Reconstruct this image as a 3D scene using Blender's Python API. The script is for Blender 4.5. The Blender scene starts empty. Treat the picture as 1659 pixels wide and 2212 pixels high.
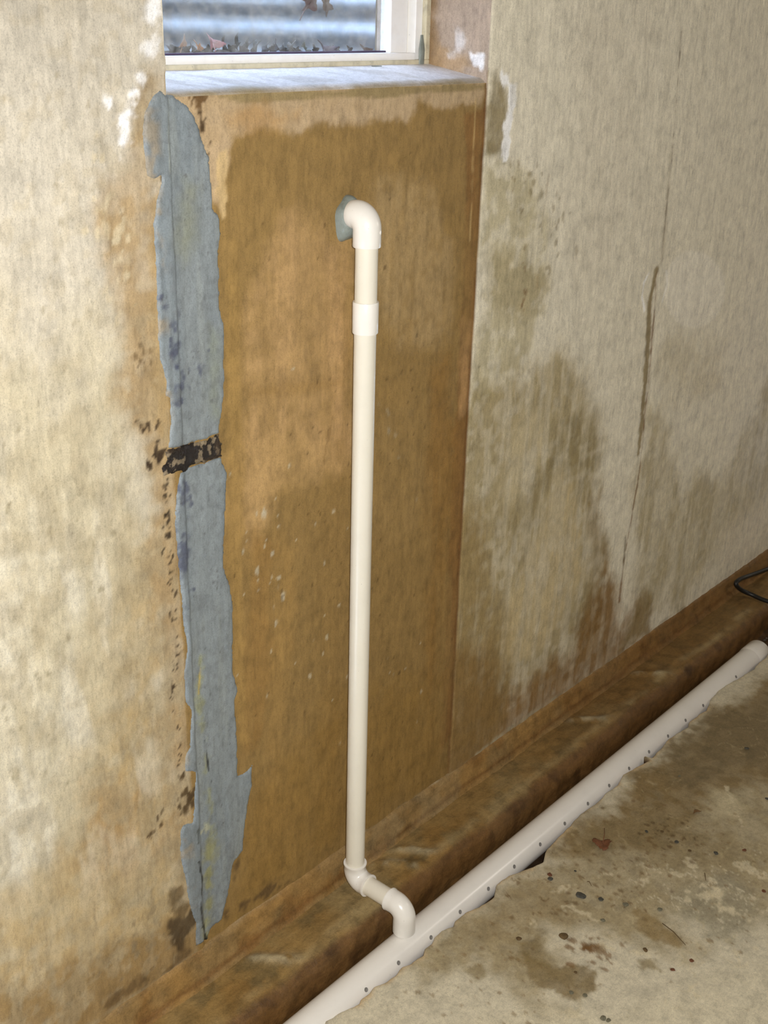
import bpy, bmesh, math, random
import numpy as np
from mathutils import Vector, Matrix, Euler

S = bpy.context.scene
COL = S.collection
PI = math.pi

# ------------------------------------------------------------------ camera
FPX = 2556.24
CAM = np.array([-1.60305, -1.48738, 1.88906])
EUL = (1.16744311, -0.0248580244, -0.854811541)
cd = bpy.data.cameras.new('camera')
cd.sensor_fit = 'VERTICAL'
cd.sensor_height = 36
cd.sensor_width = 27
cd.lens = 36 * FPX / 2212
cd.clip_start = .02
cam = bpy.data.objects.new('camera', cd)
cam.location = CAM
cam.rotation_euler = EUL
COL.objects.link(cam)
S.camera = cam
ROT = np.array(Euler(EUL).to_matrix())

# ------------------------------------------------------------------ light
w = bpy.data.worlds.new('world')
S.world = w
w.use_nodes = True
bg = w.node_tree.nodes['Background']
bg.inputs[0].default_value = (.62, .76, 1, 1)
bg.inputs[1].default_value = 17
def lamp(name, kind, loc, power, color=(1, 1, 1), size=.02, aim=None):
    l = bpy.data.lights.new(name, kind)
    l.energy = power
    l.color = color
    if kind == 'AREA':
        l.size = size
    else:
        l.shadow_soft_size = size
    if kind == 'SPOT':
        l.spot_size = math.radians(120)
        l.spot_blend = .75
    o = bpy.data.objects.new(name, l)
    o.location = loc
    if aim is not None:
        o.rotation_euler = (Vector(aim) - Vector(loc)).to_track_quat('-Z', 'Y').to_euler()
    COL.objects.link(o)
    return o
M3 = Matrix(ROT.tolist())
fl = Vector(CAM) + M3 @ Vector((.05, .03, .02))
lamp('camera_flash', 'SPOT', fl, 205, (1, .978, .945), .018, fl + M3 @ Vector((.16, -.20, -1)))
# added fill light, no lamp known here; lifts the dim right wall
lamp('added_fill', 'POINT', (2.7, -2.3, 2.2), 34, (1, .93, .84), .15)
vs = S.view_settings
vs.view_transform = 'Standard'
vs.look = 'None'
vs.gamma = 1
vs.exposure = 0
vs.use_curve_mapping = False

# ------------------------------------------------------------------ helpers
def ray(x, y):
    return ROT @ np.array([(x - 829.5) / FPX, -(y - 1106) / FPX, -1])
def on(ax, v, x, y):
    d = ray(x, y)
    return CAM + (v - CAM[ax]) / d[ax] * d
def wl(pts, y0=0.):                       # photo points -> (x, z) on the wall
    return [(lambda q: (q[0], q[2]))(on(1, y0, *p)) for p in pts]
def fl_(pts, z0=0.):                      # photo points -> (x, y) on a level
    return [(lambda q: (q[0], q[1]))(on(2, z0, *p)) for p in pts]
def lin(c):
    return tuple(((v / 255) / 12.92 if v / 255 <= .04045 else ((v / 255 + .055) / 1.055) ** 2.4) for v in c)

def vnoise(x, y, seed=0):
    xi = np.floor(x).astype(np.int64)
    yi = np.floor(y).astype(np.int64)
    xf = x - xi
    yf = y - yi
    def h(a, b):
        n = (a * 374761393 + b * 668265263 + seed * 974634777) & 0xffffffff
        n = ((n ^ (n >> 13)) * 1274126177) & 0xffffffff
        n = n ^ (n >> 16)
        return (n & 0xffff) / 65535.
    u = xf * xf * (3 - 2 * xf)
    v = yf * yf * (3 - 2 * yf)
    a = h(xi, yi) * (1 - u) + h(xi + 1, yi) * u
    b = h(xi, yi + 1) * (1 - u) + h(xi + 1, yi + 1) * u
    return (a * (1 - v) + b * v) * 2 - 1
def fbm(x, y, sc, seed=0, octv=4, ay=1.):
    r = 0
    a = .5
    for i in range(octv):
        r = r + a * vnoise(x / sc + 13.7 * i, y / sc / ay + 7.1 * i, seed + i * 17)
        a *= .5
        sc *= .5
    return r
def sdf(px, py, poly):                    # positive inside
    P = np.array(poly)
    d = np.full(px.shape, 1e9)
    s = np.zeros(px.shape, bool)
    n = len(P)
    for i in range(n):
        ax, ay = P[i]
        bx, by = P[(i + 1) % n]
        ex, ey = bx - ax, by - ay
        t = np.clip(((px - ax) * ex + (py - ay) * ey) / (ex * ex + ey * ey + 1e-12), 0, 1)
        d = np.minimum(d, (px - ax - t * ex) ** 2 + (py - ay - t * ey) ** 2)
        c = ((ay > py) != (by > py)) & (px < (bx - ax) * (py - ay) / (by - ay + 1e-12) + ax)
        s ^= c
    return np.where(s, 1, -1) * np.sqrt(d)
def sline(px, py, pts):
    P = np.array(pts)
    d = np.full(px.shape, 1e9)
    for i in range(len(P) - 1):
        ax, ay = P[i]
        bx, by = P[i + 1]
        ex, ey = bx - ax, by - ay
        t = np.clip(((px - ax) * ex + (py - ay) * ey) / (ex * ex + ey * ey + 1e-12), 0, 1)
        d = np.minimum(d, (px - ax - t * ex) ** 2 + (py - ay - t * ey) ** 2)
    return np.sqrt(d)
def sm(a, b, v):
    t = np.clip((v - a) / (b - a), 0, 1)
    return t * t * (3 - 2 * t)

class Paint:                              # stain map of a real surface, laid out in metres
    def __init__(s, x, y, base, conv):
        s.x, s.y, s.conv = x, y, conv
        s.c = np.ones(x.shape + (4,)) * np.array(lin(base) + (0.,))
        s.wa = fbm(x, y, .11, 5, 5)
        s.wb = fbm(x, y, .025, 9, 3)
        s.wc = fbm(x, y, .009, 11, 2)
        s.wv = fbm(x, y, .03, 21, 4, 9.)
    def mix(s, a, col, wet=0.):
        a = np.clip(a, 0, 1)[..., None]
        s.c = s.c * (1 - a) + a * np.array(lin(col) + (wet,))
    def area(s, poly, col, soft=.02, warp=.03, op=1., wet=0., mott=0., streak=0., fine=.35, clip=None):
        d = sdf(s.x, s.y, s.conv(poly)) + warp * (s.wa * 1.4 + s.wb * (fine + .15)) + min(warp, .01) * .8 * s.wc
        if soft >= .01:
            soft *= 1.5
        a = sm(-soft, soft, d) * op
        if mott:
            a = a * np.clip(1 - mott + mott * 1.6 * sm(-.45, .45, s.wb + s.wa * .6), 0, 1)
        if streak:
            a = a * np.clip(1 - streak + streak * 1.6 * sm(-.35, .35, s.wv), 0, 1)
        if clip is not None:
            a = a * clip
        s.mix(a, col, wet)
    def line(s, pts, width, col, op=1., soft=None, warp=.006, rag=0., wet=0.):
        soft = soft or width * .6
        d = width - sline(s.x, s.y, s.conv(pts)) + warp * (s.wb * 1.2 + s.wa + .9 * s.wc)
        a = sm(-soft, soft, d) * op
        if rag:
            a = a * sm(-.3 + rag * .5, .1 + rag * .5, s.wb + .3 * s.wa + .1)
        s.mix(a, col, wet)
    def dots(s, pts, n, spread, r, col, seed=1, op=.9):
        R = random.Random(seed)
        P = np.array(s.conv(pts))
        for _ in range(n):
            k = R.random() * (len(P) - 1)
            i = int(k)
            q = P[i] * (1 - k + i) + P[i + 1] * (k - i)
            cx, cy = q[0] + R.gauss(0, spread), q[1] + R.gauss(0, spread)
            rr = r * R.uniform(.5, 1.5)
            m = (abs(s.x - cx) < rr * 4) & (abs(s.y - cy) < rr * 4)
            if not m.any():
                continue
            d = rr * .8 - np.hypot(s.x[m] - cx, (s.y[m] - cy) * .7) + rr * (s.wb[m] * .6 + s.wc[m] * 1.2)
            a = (sm(-rr * .35, rr * .35, d) * op)[:, None]
            s.c[m] = s.c[m] * (1 - a) + a * np.array(lin(col) + (0.3,))

def make(name, verts, faces, mat, parent=None, smooth=True, cols=None):
    me = bpy.data.meshes.new(name)
    me.from_pydata([tuple(v) for v in verts], [], faces)
    if cols is not None:
        at = me.color_attributes.new('stain', 'FLOAT_COLOR', 'POINT')
        at.data.foreach_set('color', np.ascontiguousarray(cols, dtype=np.float32).ravel())
    me.materials.append(mat)
    if smooth:
        me.polygons.foreach_set('use_smooth', [True] * len(me.polygons))
    o = bpy.data.objects.new(name, me)
    COL.objects.link(o)
    if parent:
        o.parent = parent
    return o
def grid_make(name, X, Y, Z, mat, cols, keep=None, parent=None, extra=None, flip=False, smooth=True):
    n, m = X.shape
    idx = np.arange(n * m).reshape(n, m)
    q = np.stack([idx[:-1, :-1], idx[:-1, 1:], idx[1:, 1:], idx[1:, :-1]], -1)
    if flip:
        q = q[..., ::-1]
    if keep is not None:
        q = q[keep]
    q = q.reshape(-1, 4)
    V = np.stack([X, Y, Z], -1).reshape(-1, 3)
    C = cols.reshape(-1, 4)
    if extra:
        ev, ef, ec = extra
        b = len(V)
        V = np.vstack([V, np.array(ev)])
        q = np.vstack([q, np.array(ef) + b])
        C = np.vstack([C, np.array(ec)])
    used = np.zeros(len(V), bool)
    used[q.ravel()] = True
    remap = np.cumsum(used) - 1
    V, C, q = V[used], C[used], remap[q]
    me = bpy.data.meshes.new(name)
    me.vertices.add(len(V))
    me.vertices.foreach_set('co', V.astype(np.float32).ravel())
    me.loops.add(q.size)
    me.loops.foreach_set('vertex_index', q.astype(np.int32).ravel())
    me.polygons.add(len(q))
    me.polygons.foreach_set('loop_start', np.arange(0, q.size, 4, dtype=np.int32))
    me.polygons.foreach_set('loop_total', np.full(len(q), 4, dtype=np.int32))
    me.update(calc_edges=True)
    me.validate()
    at = me.color_attributes.new('stain', 'FLOAT_COLOR', 'POINT')
    at.data.foreach_set('color', C.astype(np.float32).ravel())
    me.materials.append(mat)
    if smooth:
        me.polygons.foreach_set('use_smooth', np.ones(len(q), bool))
    o = bpy.data.objects.new(name, me)
    COL.objects.link(o)
    if parent:
        o.parent = parent
    return o
def boxgeo(x0, x1, y0, y1, z0, z1, V, F):
    b = len(V)
    V += [(x, y, z) for z in (z0, z1) for y in (y0, y1) for x in (x0, x1)]
    F += [tuple(b + i for i in f) for f in ((0, 2, 3, 1), (4, 5, 7, 6), (0, 1, 5, 4), (2, 6, 7, 3), (0, 4, 6, 2), (1, 3, 7, 5))]
def box(name, x0, x1, y0, y1, z0, z1, mat, parent=None, bevel=0.):
    V, F = [], []
    boxgeo(x0, x1, y0, y1, z0, z1, V, F)
    o = make(name, V, F, mat, parent, False)
    if bevel:
        m = o.modifiers.new('bevel', 'BEVEL')
        m.width = bevel
        m.segments = 2
    return o
def root(name, loc, label, cat, group=None):
    o = bpy.data.objects.new(name, None)
    o.location = loc
    o.empty_display_size = .05
    COL.objects.link(o)
    tag(o, label, cat, group)
    return o
def tag(o, label, cat, group=None):
    o['label'] = label
    o['category'] = cat
    if group:
        o['group'] = group
    return o
def struct(o):
    o['kind'] = 'structure'
    return o
def sweep(path, radii, seg=40, cap=True):
    P = [Vector(p) for p in path]
    n = len(P)
    V, F = [], []
    up = None
    for i in range(n):
        j, k = i, i
        while j > 0 and (P[j] - P[i]).length < 1e-6:
            j -= 1
        while k < n - 1 and (P[k] - P[i]).length < 1e-6:
            k += 1
        a, b = (P[i] - P[j]), (P[k] - P[i])
        if a.length < 1e-6:
            t = b.normalized()
        elif b.length < 1e-6 or a.dot(b) < 0:
            t = a.normalized()
        else:
            t = (a.normalized() + b.normalized()).normalized()
        if up is None:
            up = Vector((0, 0, 1)) if abs(t.z) < .9 else Vector((1, 0, 0))
        u = (up - t * up.dot(t)).normalized()
        up = u
        v = t.cross(u)
        for k in range(seg):
            A = 2 * PI * k / seg
            V.append(P[i] + (u * math.cos(A) + v * math.sin(A)) * radii[i])
    for i in range(n - 1):
        for k in range(seg):
            k2 = (k + 1) % seg
            F.append((i * seg + k, i * seg + k2, (i + 1) * seg + k2, (i + 1) * seg + k))
    if cap:
        F.append(tuple(range(seg))[::-1])
        F.append(tuple((n - 1) * seg + k for k in range(seg)))
    return V, F
def sharp_smooth(o, ang=40):
    me = o.data
    bm = bmesh.new()
    bm.from_mesh(me)
    bmesh.ops.recalc_face_normals(bm, faces=bm.faces)
    for e in bm.edges:
        if len(e.link_faces) == 2 and e.calc_face_angle(0) > math.radians(ang):
            e.smooth = False
    bm.to_mesh(me)
    bm.free()
    return o

# ------------------------------------------------------------------ materials
def mat(name):
    m = bpy.data.materials.new(name)
    m.use_nodes = True
    nt = m.node_tree
    return m, nt, nt.nodes['Principled BSDF']
def N(nt, kind, **kw):
    n = nt.nodes.new(kind)
    for k, v in kw.items():
        if k.startswith('i_'):
            n.inputs[k[2:].replace('_', ' ')].default_value = v
        else:
            setattr(n, k, v)
    return n
def ramp(nt, src, stops):
    r = nt.nodes.new('ShaderNodeValToRGB')
    e = r.color_ramp.elements
    while len(e) > 1:
        e.remove(e[-1])
    for i, (p, c) in enumerate(stops):
        x = e[0] if i == 0 else e.new(p)
        x.position = p
        x.color = (c, c, c, 1) if not isinstance(c, tuple) else tuple(c) + (1,)
    nt.links.new(src, r.inputs[0])
    return r.outputs[0]
def mul(nt, a, b, mode='MULTIPLY', fac=1.):
    m = nt.nodes.new('ShaderNodeMix')
    m.data_type = 'RGBA'
    m.blend_type = mode
    if isinstance(fac, (int, float)):
        m.inputs[0].default_value = fac
    else:
        nt.links.new(fac, m.inputs[0])
    for s, i in ((a, 6), (b, 7)):
        if isinstance(s, tuple):
            m.inputs[i].default_value = tuple(s) + (1,)
        else:
            nt.links.new(s, m.inputs[i])
    return m.outputs[2]
def noise_n(nt, co, scale, detail=4., rough=.6, stretch=None):
    n = N(nt, 'ShaderNodeTexNoise')
    n.inputs['Scale'].default_value = scale
    n.inputs['Detail'].default_value = detail
    n.inputs['Roughness'].default_value = rough
    if stretch:
        mp = N(nt, 'ShaderNodeMapping')
        mp.inputs['Scale'].default_value = stretch
        nt.links.new(co, mp.inputs[0])
        co = mp.outputs[0]
    nt.links.new(co, n.inputs['Vector'])
    return n.outputs['Fac']
def concrete(name, streak=(1, 1, .14), bump=.2, strk=.13, pit=.5, dry=.8, wetr=.42, mottle=.2):
    m, nt, b = mat(name)
    L = nt.links.new
    at = N(nt, 'ShaderNodeVertexColor')
    at.layer_name = 'stain'
    co = N(nt, 'ShaderNodeTexCoord').outputs['Object']
    c = at.outputs['Color']
    n1 = noise_n(nt, co, 22, 6, .65)
    c = mul(nt, c, ramp(nt, n1, [(.3, 1 - mottle), (.5, 1.), (.72, 1 + mottle * .6)]))
    n2 = noise_n(nt, co, 60, 5, .6, streak)
    c = mul(nt, c, ramp(nt, n2, [(.3, 1 - strk), (.5, 1.), (.72, 1 + strk * .7)]))
    n6 = noise_n(nt, co, 130, 6, .75, (1, 1, .35) if streak[2] < 1 else None)
    c = mul(nt, c, ramp(nt, n6, [(.32, .80), (.5, 1.), (.7, 1.12)]))
    n3 = noise_n(nt, co, 420, 3, .7)
    c = mul(nt, c, ramp(nt, n3, [(.28, .72), (.45, 1.), (.7, 1.12)]))
    v = N(nt, 'ShaderNodeTexVoronoi')
    v.inputs['Scale'].default_value = 95
    L(co, v.inputs['Vector'])
    n4 = noise_n(nt, co, 14, 2)
    ad = N(nt, 'ShaderNodeMath', operation='ADD')
    L(v.outputs['Distance'], ad.inputs[0])
    mm = N(nt, 'ShaderNodeMath', operation='MULTIPLY')
    L(n4, mm.inputs[0])
    mm.inputs[1].default_value = .34
    L(mm.outputs[0], ad.inputs[1])
    c = mul(nt, c, ramp(nt, ad.outputs[0], [(.12, 1 - pit), (.19, 1.)]))
    L(c, b.inputs['Base Color'])
    r = N(nt, 'ShaderNodeMapRange')
    L(at.outputs['Alpha'], r.inputs[0])
    r.inputs[3].default_value = dry
    r.inputs[4].default_value = wetr
    L(r.outputs[0], b.inputs['Roughness'])
    b.inputs['Specular IOR Level'].default_value = .35
    nb = noise_n(nt, co, 140, 6, .7)
    s1 = N(nt, 'ShaderNodeMath', operation='MULTIPLY_ADD')
    L(n2, s1.inputs[0])
    s1.inputs[1].default_value = .8
    L(nb, s1.inputs[2])
    bp = N(nt, 'ShaderNodeBump')
    bp.inputs['Strength'].default_value = bump
    bp.inputs['Distance'].default_value = .004
    L(s1.outputs[0], bp.inputs['Height'])
    L(bp.outputs[0], b.inputs['Normal'])
    return m
def simple(name, col, rough=.5, metal=0., spec=.5, nscale=None, namt=.2, bump=0., spots=0., bscale=200):
    m, nt, b = mat(name)
    c = lin(col)
    b.inputs['Base Color'].default_value = c + (1,)
    b.inputs['Roughness'].default_value = rough
    b.inputs['Metallic'].default_value = metal
    b.inputs['Specular IOR Level'].default_value = spec
    co = N(nt, 'ShaderNodeTexCoord').outputs['Object']
    src = c
    if nscale:
        src = mul(nt, src, ramp(nt, noise_n(nt, co, nscale, 5), [(.3, 1 - namt), (.5, 1.), (.7, 1 + namt * .4)]))
    if spots:
        src = mul(nt, src, ramp(nt, noise_n(nt, co, 330, 2), [(.0, .25), (.2 + spots, .3), (.23 + spots, 1.)]))
    if src is not c:
        nt.links.new(src, b.inputs['Base Color'])
    if bump:
        bp = N(nt, 'ShaderNodeBump')
        bp.inputs['Strength'].default_value = bump
        bp.inputs['Distance'].default_value = .003
        nt.links.new(noise_n(nt, co, bscale, 5), bp.inputs['Height'])
        nt.links.new(bp.outputs[0], b.inputs['Normal'])
    return m

M_WALL = concrete('stained_concrete_wall')
M_LEDGE = concrete('wet_stained_footing', (.2, 1, 1), .5, .2, .6, .7, .3, .35)
M_FLOOR = concrete('stained_floor_concrete', (1, 1, 1), .18, .1, .5, .75, .45, .22)
M_CEM = concrete('grey_hydraulic_cement', (1, 1, .1), .35, .12, .5, .55, .3, .12)
M_TAR = simple('black_tar', (34, 26, 20), .35, bump=1., nscale=120, namt=.5, bscale=350)
M_PVC = simple('cream_pvc_pipe', (232, 226, 210), .3, nscale=9, namt=.05, spots=.025)
M_PVCW = simple('white_pvc_fitting', (242, 238, 230), .25, nscale=12, namt=.04, spots=.025)
M_HOLE = simple('hole_shade_grey', (134, 131, 126), .8)  # flat grey standing for the shade inside the weep holes
M_VINYL = simple('aged_white_vinyl', (250, 249, 248), .4, nscale=35, namt=.05, spots=.02)
M_VINYLY = simple('yellowed_vinyl', (208, 200, 174), .5, nscale=60, namt=.25, spots=.08)
M_GASK = simple('dark_gasket', (70, 58, 84), .5)
M_SOIL = simple('dark_soil', (52, 42, 34), .9, nscale=60, namt=.5, bump=1.)
M_CABLE = simple('black_rubber_cable', (22, 21, 20), .45)
M_PLAIN = simple('plain_concrete', (170, 162, 144), .85, nscale=8, namt=.2)
M_WOOD = simple('dark_ceiling_boards', (110, 92, 70), .8, nscale=10, namt=.3)
M_GLOB = simple('grey_putty', (132, 140, 134), .35, nscale=70, namt=.2, bump=.5)
M_GREYSOIL = simple('muddy_gravel_bed', (74, 58, 42), .6, nscale=70, namt=.6, bump=1.)

# galvanized steel
m, nt, b = mat('galvanized_corrugated_steel')
co = N(nt, 'ShaderNodeTexCoord').outputs['Object']
vz = N(nt, 'ShaderNodeTexVoronoi')
vz.inputs['Scale'].default_value = 38
nt.links.new(co, vz.inputs['Vector'])
cc = mul(nt, lin((150, 158, 168)), ramp(nt, vz.outputs['Distance'], [(0, .85), (.6, 1.)]))
cc = mul(nt, cc, ramp(nt, noise_n(nt, co, 14, 5), [(.3, .62), (.55, 1.)]))
nt.links.new(cc, b.inputs['Base Color'])
b.inputs['Metallic'].default_value = .3
b.inputs['Roughness'].default_value = .5
M_STEEL = m
# glass
m, nt, b = mat('dusty_window_glass')
nt.nodes.remove(b)
out = nt.nodes['Material Output']
tr = N(nt, 'ShaderNodeBsdfTransparent')
tr.inputs[0].default_value = (.95, .97, .98, 1)
gl = N(nt, 'ShaderNodeBsdfGlossy')
gl.inputs['Roughness'].default_value = .05
fr = N(nt, 'ShaderNodeLayerWeight')
mx = N(nt, 'ShaderNodeMixShader')
nt.links.new(ramp(nt, fr.outputs['Facing'], [(0, .03), (.6, .08), (1, .7)]), mx.inputs[0])
nt.links.new(tr.outputs[0], mx.inputs[1])
nt.links.new(gl.outputs[0], mx.inputs[2])
df = N(nt, 'ShaderNodeBsdfDiffuse')
df.inputs[0].default_value = (.75, .73, .7, 1)
co = N(nt, 'ShaderNodeTexCoord').outputs['Object']
mx2 = N(nt, 'ShaderNodeMixShader')
nt.links.new(ramp(nt, noise_n(nt, co, 45, 6, .75), [(.4, .03), (.7, .25)]), mx2.inputs[0])
nt.links.new(mx.outputs[0], mx2.inputs[1])
nt.links.new(df.outputs[0], mx2.inputs[2])
nt.links.new(mx2.outputs[0], out.inputs[0])
M_GLASS = m

# ------------------------------------------------------------------ the wall with its window opening
XL, XR, ZS, ZTOP = -.39, .425, 1.755, 2.2       # opening
ZG = .10                                         # foot of the wall / top of the mortar fillet
st = .0045
xs = np.arange(-1.1, 3.3, st)
zs = np.arange(.02, 2.02, st)
xs[np.argmin(abs(xs - XL))] = XL
xs[np.argmin(abs(xs - XR))] = XR
zs[np.argmin(abs(zs - ZS))] = ZS
X, Z = np.meshgrid(xs, zs)
P = Paint(X, Z, (203, 195, 178), wl)
A = P.area
P.mix(.5 * sm(.0, .5, fbm(X, Z, .3, 15, 4)), (196, 184, 158))
# left field
A([(-80, 700), (180, 760), (260, 850), (330, 1000), (380, 1400), (430, 2100), (-80, 2500)], (196, 184, 152), .12, .12, .8)
A([(-80, 1150), (60, 1100), (150, 1150), (180, 1500), (60, 1900), (-80, 2000)], (214, 206, 184), .05, .10, .6, 0, .5, .8)
A([(-80, 2020), (90, 1950), (200, 1700), (250, 1500), (290, 1300), (350, 1150), (430, 2080), (200, 2300), (-80, 2500)], (178, 153, 108), .06, .07, .85, .4, .25)
A([(-80, 2180), (120, 2090), (300, 2040), (430, 1990), (430, 2080), (180, 2300), (-80, 2500)], (144, 116, 72), .03, .05, .8, .5)
A([(350, 160), (318, 190), (280, 270), (250, 330), (185, 380), (180, 460), (195, 540), (235, 600), (262, 660), (285, 760), (250, 850), (290, 930), (325, 1060), (335, 1300), (345, 1600), (365, 1850), (430, 2000), (420, 1000), (357, 700)], (172, 147, 108), .016, .022, .92, .5, .3)
A([(350, 330), (335, 400), (325, 560), (335, 700), (330, 850), (350, 1000), (400, 1000), (370, 700), (360, 340)], (174, 148, 104), .01, .012, .8, .5)
A([(350, 130), (300, 160), (265, 250), (300, 300), (330, 200), (358, 190)], (150, 128, 92), .012, .02, .7, .4, .4)
A([(200, 1700), (290, 1700), (310, 1850), (220, 1880), (180, 1800)], (164, 130, 82), .04, .04, .6, .4, .5)
for k, q in enumerate([(205, 480), (215, 430), (240, 500), (255, 560), (200, 520), (262, 470), (238, 630), (250, 690), (210, 340), (230, 450), (255, 525), (275, 590)]):
    P.dots([q, (q[0] + 3, q[1] + 3)], 4, .009, .0045, (214, 200, 168), k, .6)
lm = sm(XL - .03, XL - .14, X) * sm(1.35, 1.1, Z) * sm(.28, .6, Z)
P.mix(lm * .5 * sm(.02, .35, fbm(X + Z * .12, Z, .05, 16, 4, 4.)), (226, 220, 202))
P.mix((X < XL) * sm(1.5, 1.1, Z) * .45 * sm(.05, .3, fbm(X, Z, .035, 17, 4, 1.6)), (168, 154, 124), .3)
P.mix((X < XL) * .3 * sm(.1, .35, fbm(X, Z, .02, 18, 3)), (184, 170, 140), .1)
P.mix((X > XR) * .25 * sm(.05, .3, fbm(X, Z, .03, 19, 4, 8.)), (196, 186, 158), .1)
pm = (X > XL) * (X < XR) * (Z < ZS)
P.mix(pm * .45 * sm(.02, .35, fbm(X, Z, .035, 24, 5, 4.)), (174, 144, 96), .4)
P.mix(pm * .45 * sm(.05, .35, fbm(X, Z, .028, 25, 5, 5.)), (128, 98, 48), .6)
P.mix(pm * .3 * sm(.1, .35, fbm(X, Z, .012, 26, 3, 1.5)), (120, 94, 50), .6)
# white efflorescence
P.line([(338, -20), (330, 60), (322, 110)], .008, (250, 250, 250), .85, .008, .012, .2)
P.line([(284, 184), (262, 205), (240, 212)], .003, (250, 250, 250), .9, .007, .014, .2)
P.line([(290, 165), (268, 220), (262, 290), (258, 345)], .010, (255, 255, 255), .95, .007, .016, .2)
P.dots([(60, 1000), (120, 1300), (60, 1600)], 40, .08, .0035, (150, 138, 110), 12, .6)
P.dots([(200, 100), (150, 700), (100, 1100), (250, 1600)], 60, .14, .003, (168, 156, 130), 13, .6)
# the darker panel under the window
def panel(px, py):
    return (px, py)
INP = (X < XR + .0015)
OUT = (X > XR + .0015)
A([(357, 150), (1100, 150), (1090, 500), (1080, 800), (1060, 1150), (1040, 1500), (1010, 1660), (950, 1860), (430, 2100), (395, 1400), (357, 700)], (148, 120, 72), .003, .002, 1, .6, 0, 0, .1, INP)
A([(357, 150), (1056, 150), (1054, 205), (1040, 228), (1000, 226), (960, 235), (905, 225), (880, 255), (800, 258), (730, 266), (690, 262), (640, 285), (560, 270), (510, 300), (496, 360), (484, 470), (460, 440), (400, 300), (357, 260)], (190, 166, 132), .008, .014, .95, .1, .15)
A([(470, 330), (496, 320), (494, 470), (482, 480), (466, 420)], (208, 180, 130), .004, .008, .8)
A([(420, 205), (1056, 178), (1054, 195), (760, 212), (520, 222)], (150, 132, 92), .003, .004, .9)
A([(480, 245), (560, 235), (640, 250), (600, 275), (500, 290)], (180, 140, 84), .01, .02, .6, .2, .5)
A([(530, 690), (560, 560), (640, 480), (745, 540), (765, 700), (762, 960), (690, 1000), (620, 930), (580, 1060), (540, 1180), (505, 1100), (515, 900)], (186, 152, 104), .025, .035, .85, .4, .35, .35)
A([(550, 950), (700, 960), (720, 1010), (600, 1060), (560, 1160), (530, 1100)], (190, 156, 104), .015, .03, .5, .4, .4)
A([(820, 400), (940, 410), (980, 600), (960, 720), (890, 770), (830, 720), (815, 540)], (172, 146, 102), .02, .03, .8, .3, .5, .5)
A([(840, 900), (900, 860), (920, 1050), (880, 1200), (830, 1150)], (160, 132, 84), .02, .04, .5, .4, .4, .4)
A([(520, 830), (740, 820), (760, 700), (765, 770), (740, 835), (540, 870)], (150, 118, 66), .01, .012, .5)
A([(545, 1150), (600, 1180), (590, 1450), (560, 1620), (530, 1640), (525, 1400)], (152, 118, 66), .012, .02, .8, .5, .2, .5)
A([(495, 500), (520, 520), (530, 900), (525, 1250), (535, 1600), (515, 1600), (500, 1250), (495, 900)], (166, 134, 78), .008, .012, .7, .5, .2)
A([(600, 1150), (650, 1180), (620, 1500), (590, 1800), (575, 1700), (590, 1400)], (168, 134, 78), .012, .02, .6, .4, .2, .5)
A([(560, 1700), (760, 1500), (960, 1450), (985, 1500), (970, 1660), (780, 1800), (520, 1960)], (146, 114, 58), .05, .06, .7, .6, .2, .2)
A([(1086, 240), (1077, 500), (1062, 800), (1042, 1150), (1015, 1500), (950, 1640), (975, 1150), (995, 800), (1008, 500), (1005, 240)], (136, 100, 56), .006, .014, .85, .5, 0, .6, .35, INP)
A([(1000, 690), (1028, 690), (1018, 880), (995, 900)], (184, 146, 98), .008, .01, .7, .4, 0, .6)
A([(930, 800), (970, 780), (985, 1000), (960, 1400), (935, 1600), (915, 1400)], (146, 110, 56), .02, .025, .7, .5, .1, .6)
P.line([(1053, 200), (1045, 500), (1030, 800), (1010, 1150), (992, 1400)], .003, (96, 56, 22), .75, .004, .004, 0, .6)
P.line([(1030, 215), (1022, 400), (1017, 520)], .0014, (205, 176, 120), .6, .002, .002)
P.line([(985, 1440), (978, 1560), (972, 1640)], .002, (190, 176, 140), .35, .002, .002)
P.line([(720, 900), (700, 1000)], .001, (120, 90, 50), .4)
# right field; base colour painted paler to offset the flash falling off here
A([(1000, -60), (1800, -60), (1800, 1400), (1400, 1400), (900, 1760), (950, 1150), (1000, 500)], (232, 225, 204), .004, .002, .95, 0, 0, 0, .1, OUT)
A([(1052, 345), (1100, 360), (1155, 395), (1185, 470), (1178, 600), (1165, 700), (1130, 800), (1060, 860), (1020, 880), (1034, 700), (1046, 450)], (188, 177, 140), .02, .03, .75, .2, .6, 0, .35, OUT)
A([(1046, 520), (1110, 560), (1180, 600), (1175, 660), (1130, 690), (1040, 640)], (172, 158, 120), .02, .02, .6, .3, .5, 0, .35, OUT)
P.dots([(1100, 380), (1180, 420), (1230, 480), (1170, 620)], 34, .035, .005, (140, 124, 88), 31, .5)
A([(1022, 860), (1120, 800), (1200, 760), (1260, 820), (1290, 900), (1300, 1000), (1290, 1100), (1320, 1200), (1300, 1400), (1140, 1520), (945, 1640), (960, 1300), (975, 1100)], (166, 149, 106), .035, .04, .85, .3, .3, .35, .35, OUT)
A([(1200, 930), (1260, 900), (1295, 1000), (1275, 1080), (1220, 1010), (1165, 1070), (1120, 1160), (1100, 1100), (1180, 1000)], (146, 130, 88), .035, .03, .65, .4, .4, .3)
A([(1130, 900), (1168, 905), (1180, 960), (1140, 1040), (1105, 1090), (1085, 1060), (1100, 980)], (206, 192, 156), .02, .02, .8, 0, .4, .6)
A([(1205, 1010), (1230, 1040), (1250, 1130), (1262, 1230), (1225, 1300), (1180, 1380), (1120, 1430), (1065, 1450), (1085, 1330), (1130, 1230), (1175, 1130)], (208, 190, 148), .016, .022, .85, 0, .3, .6)
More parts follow.
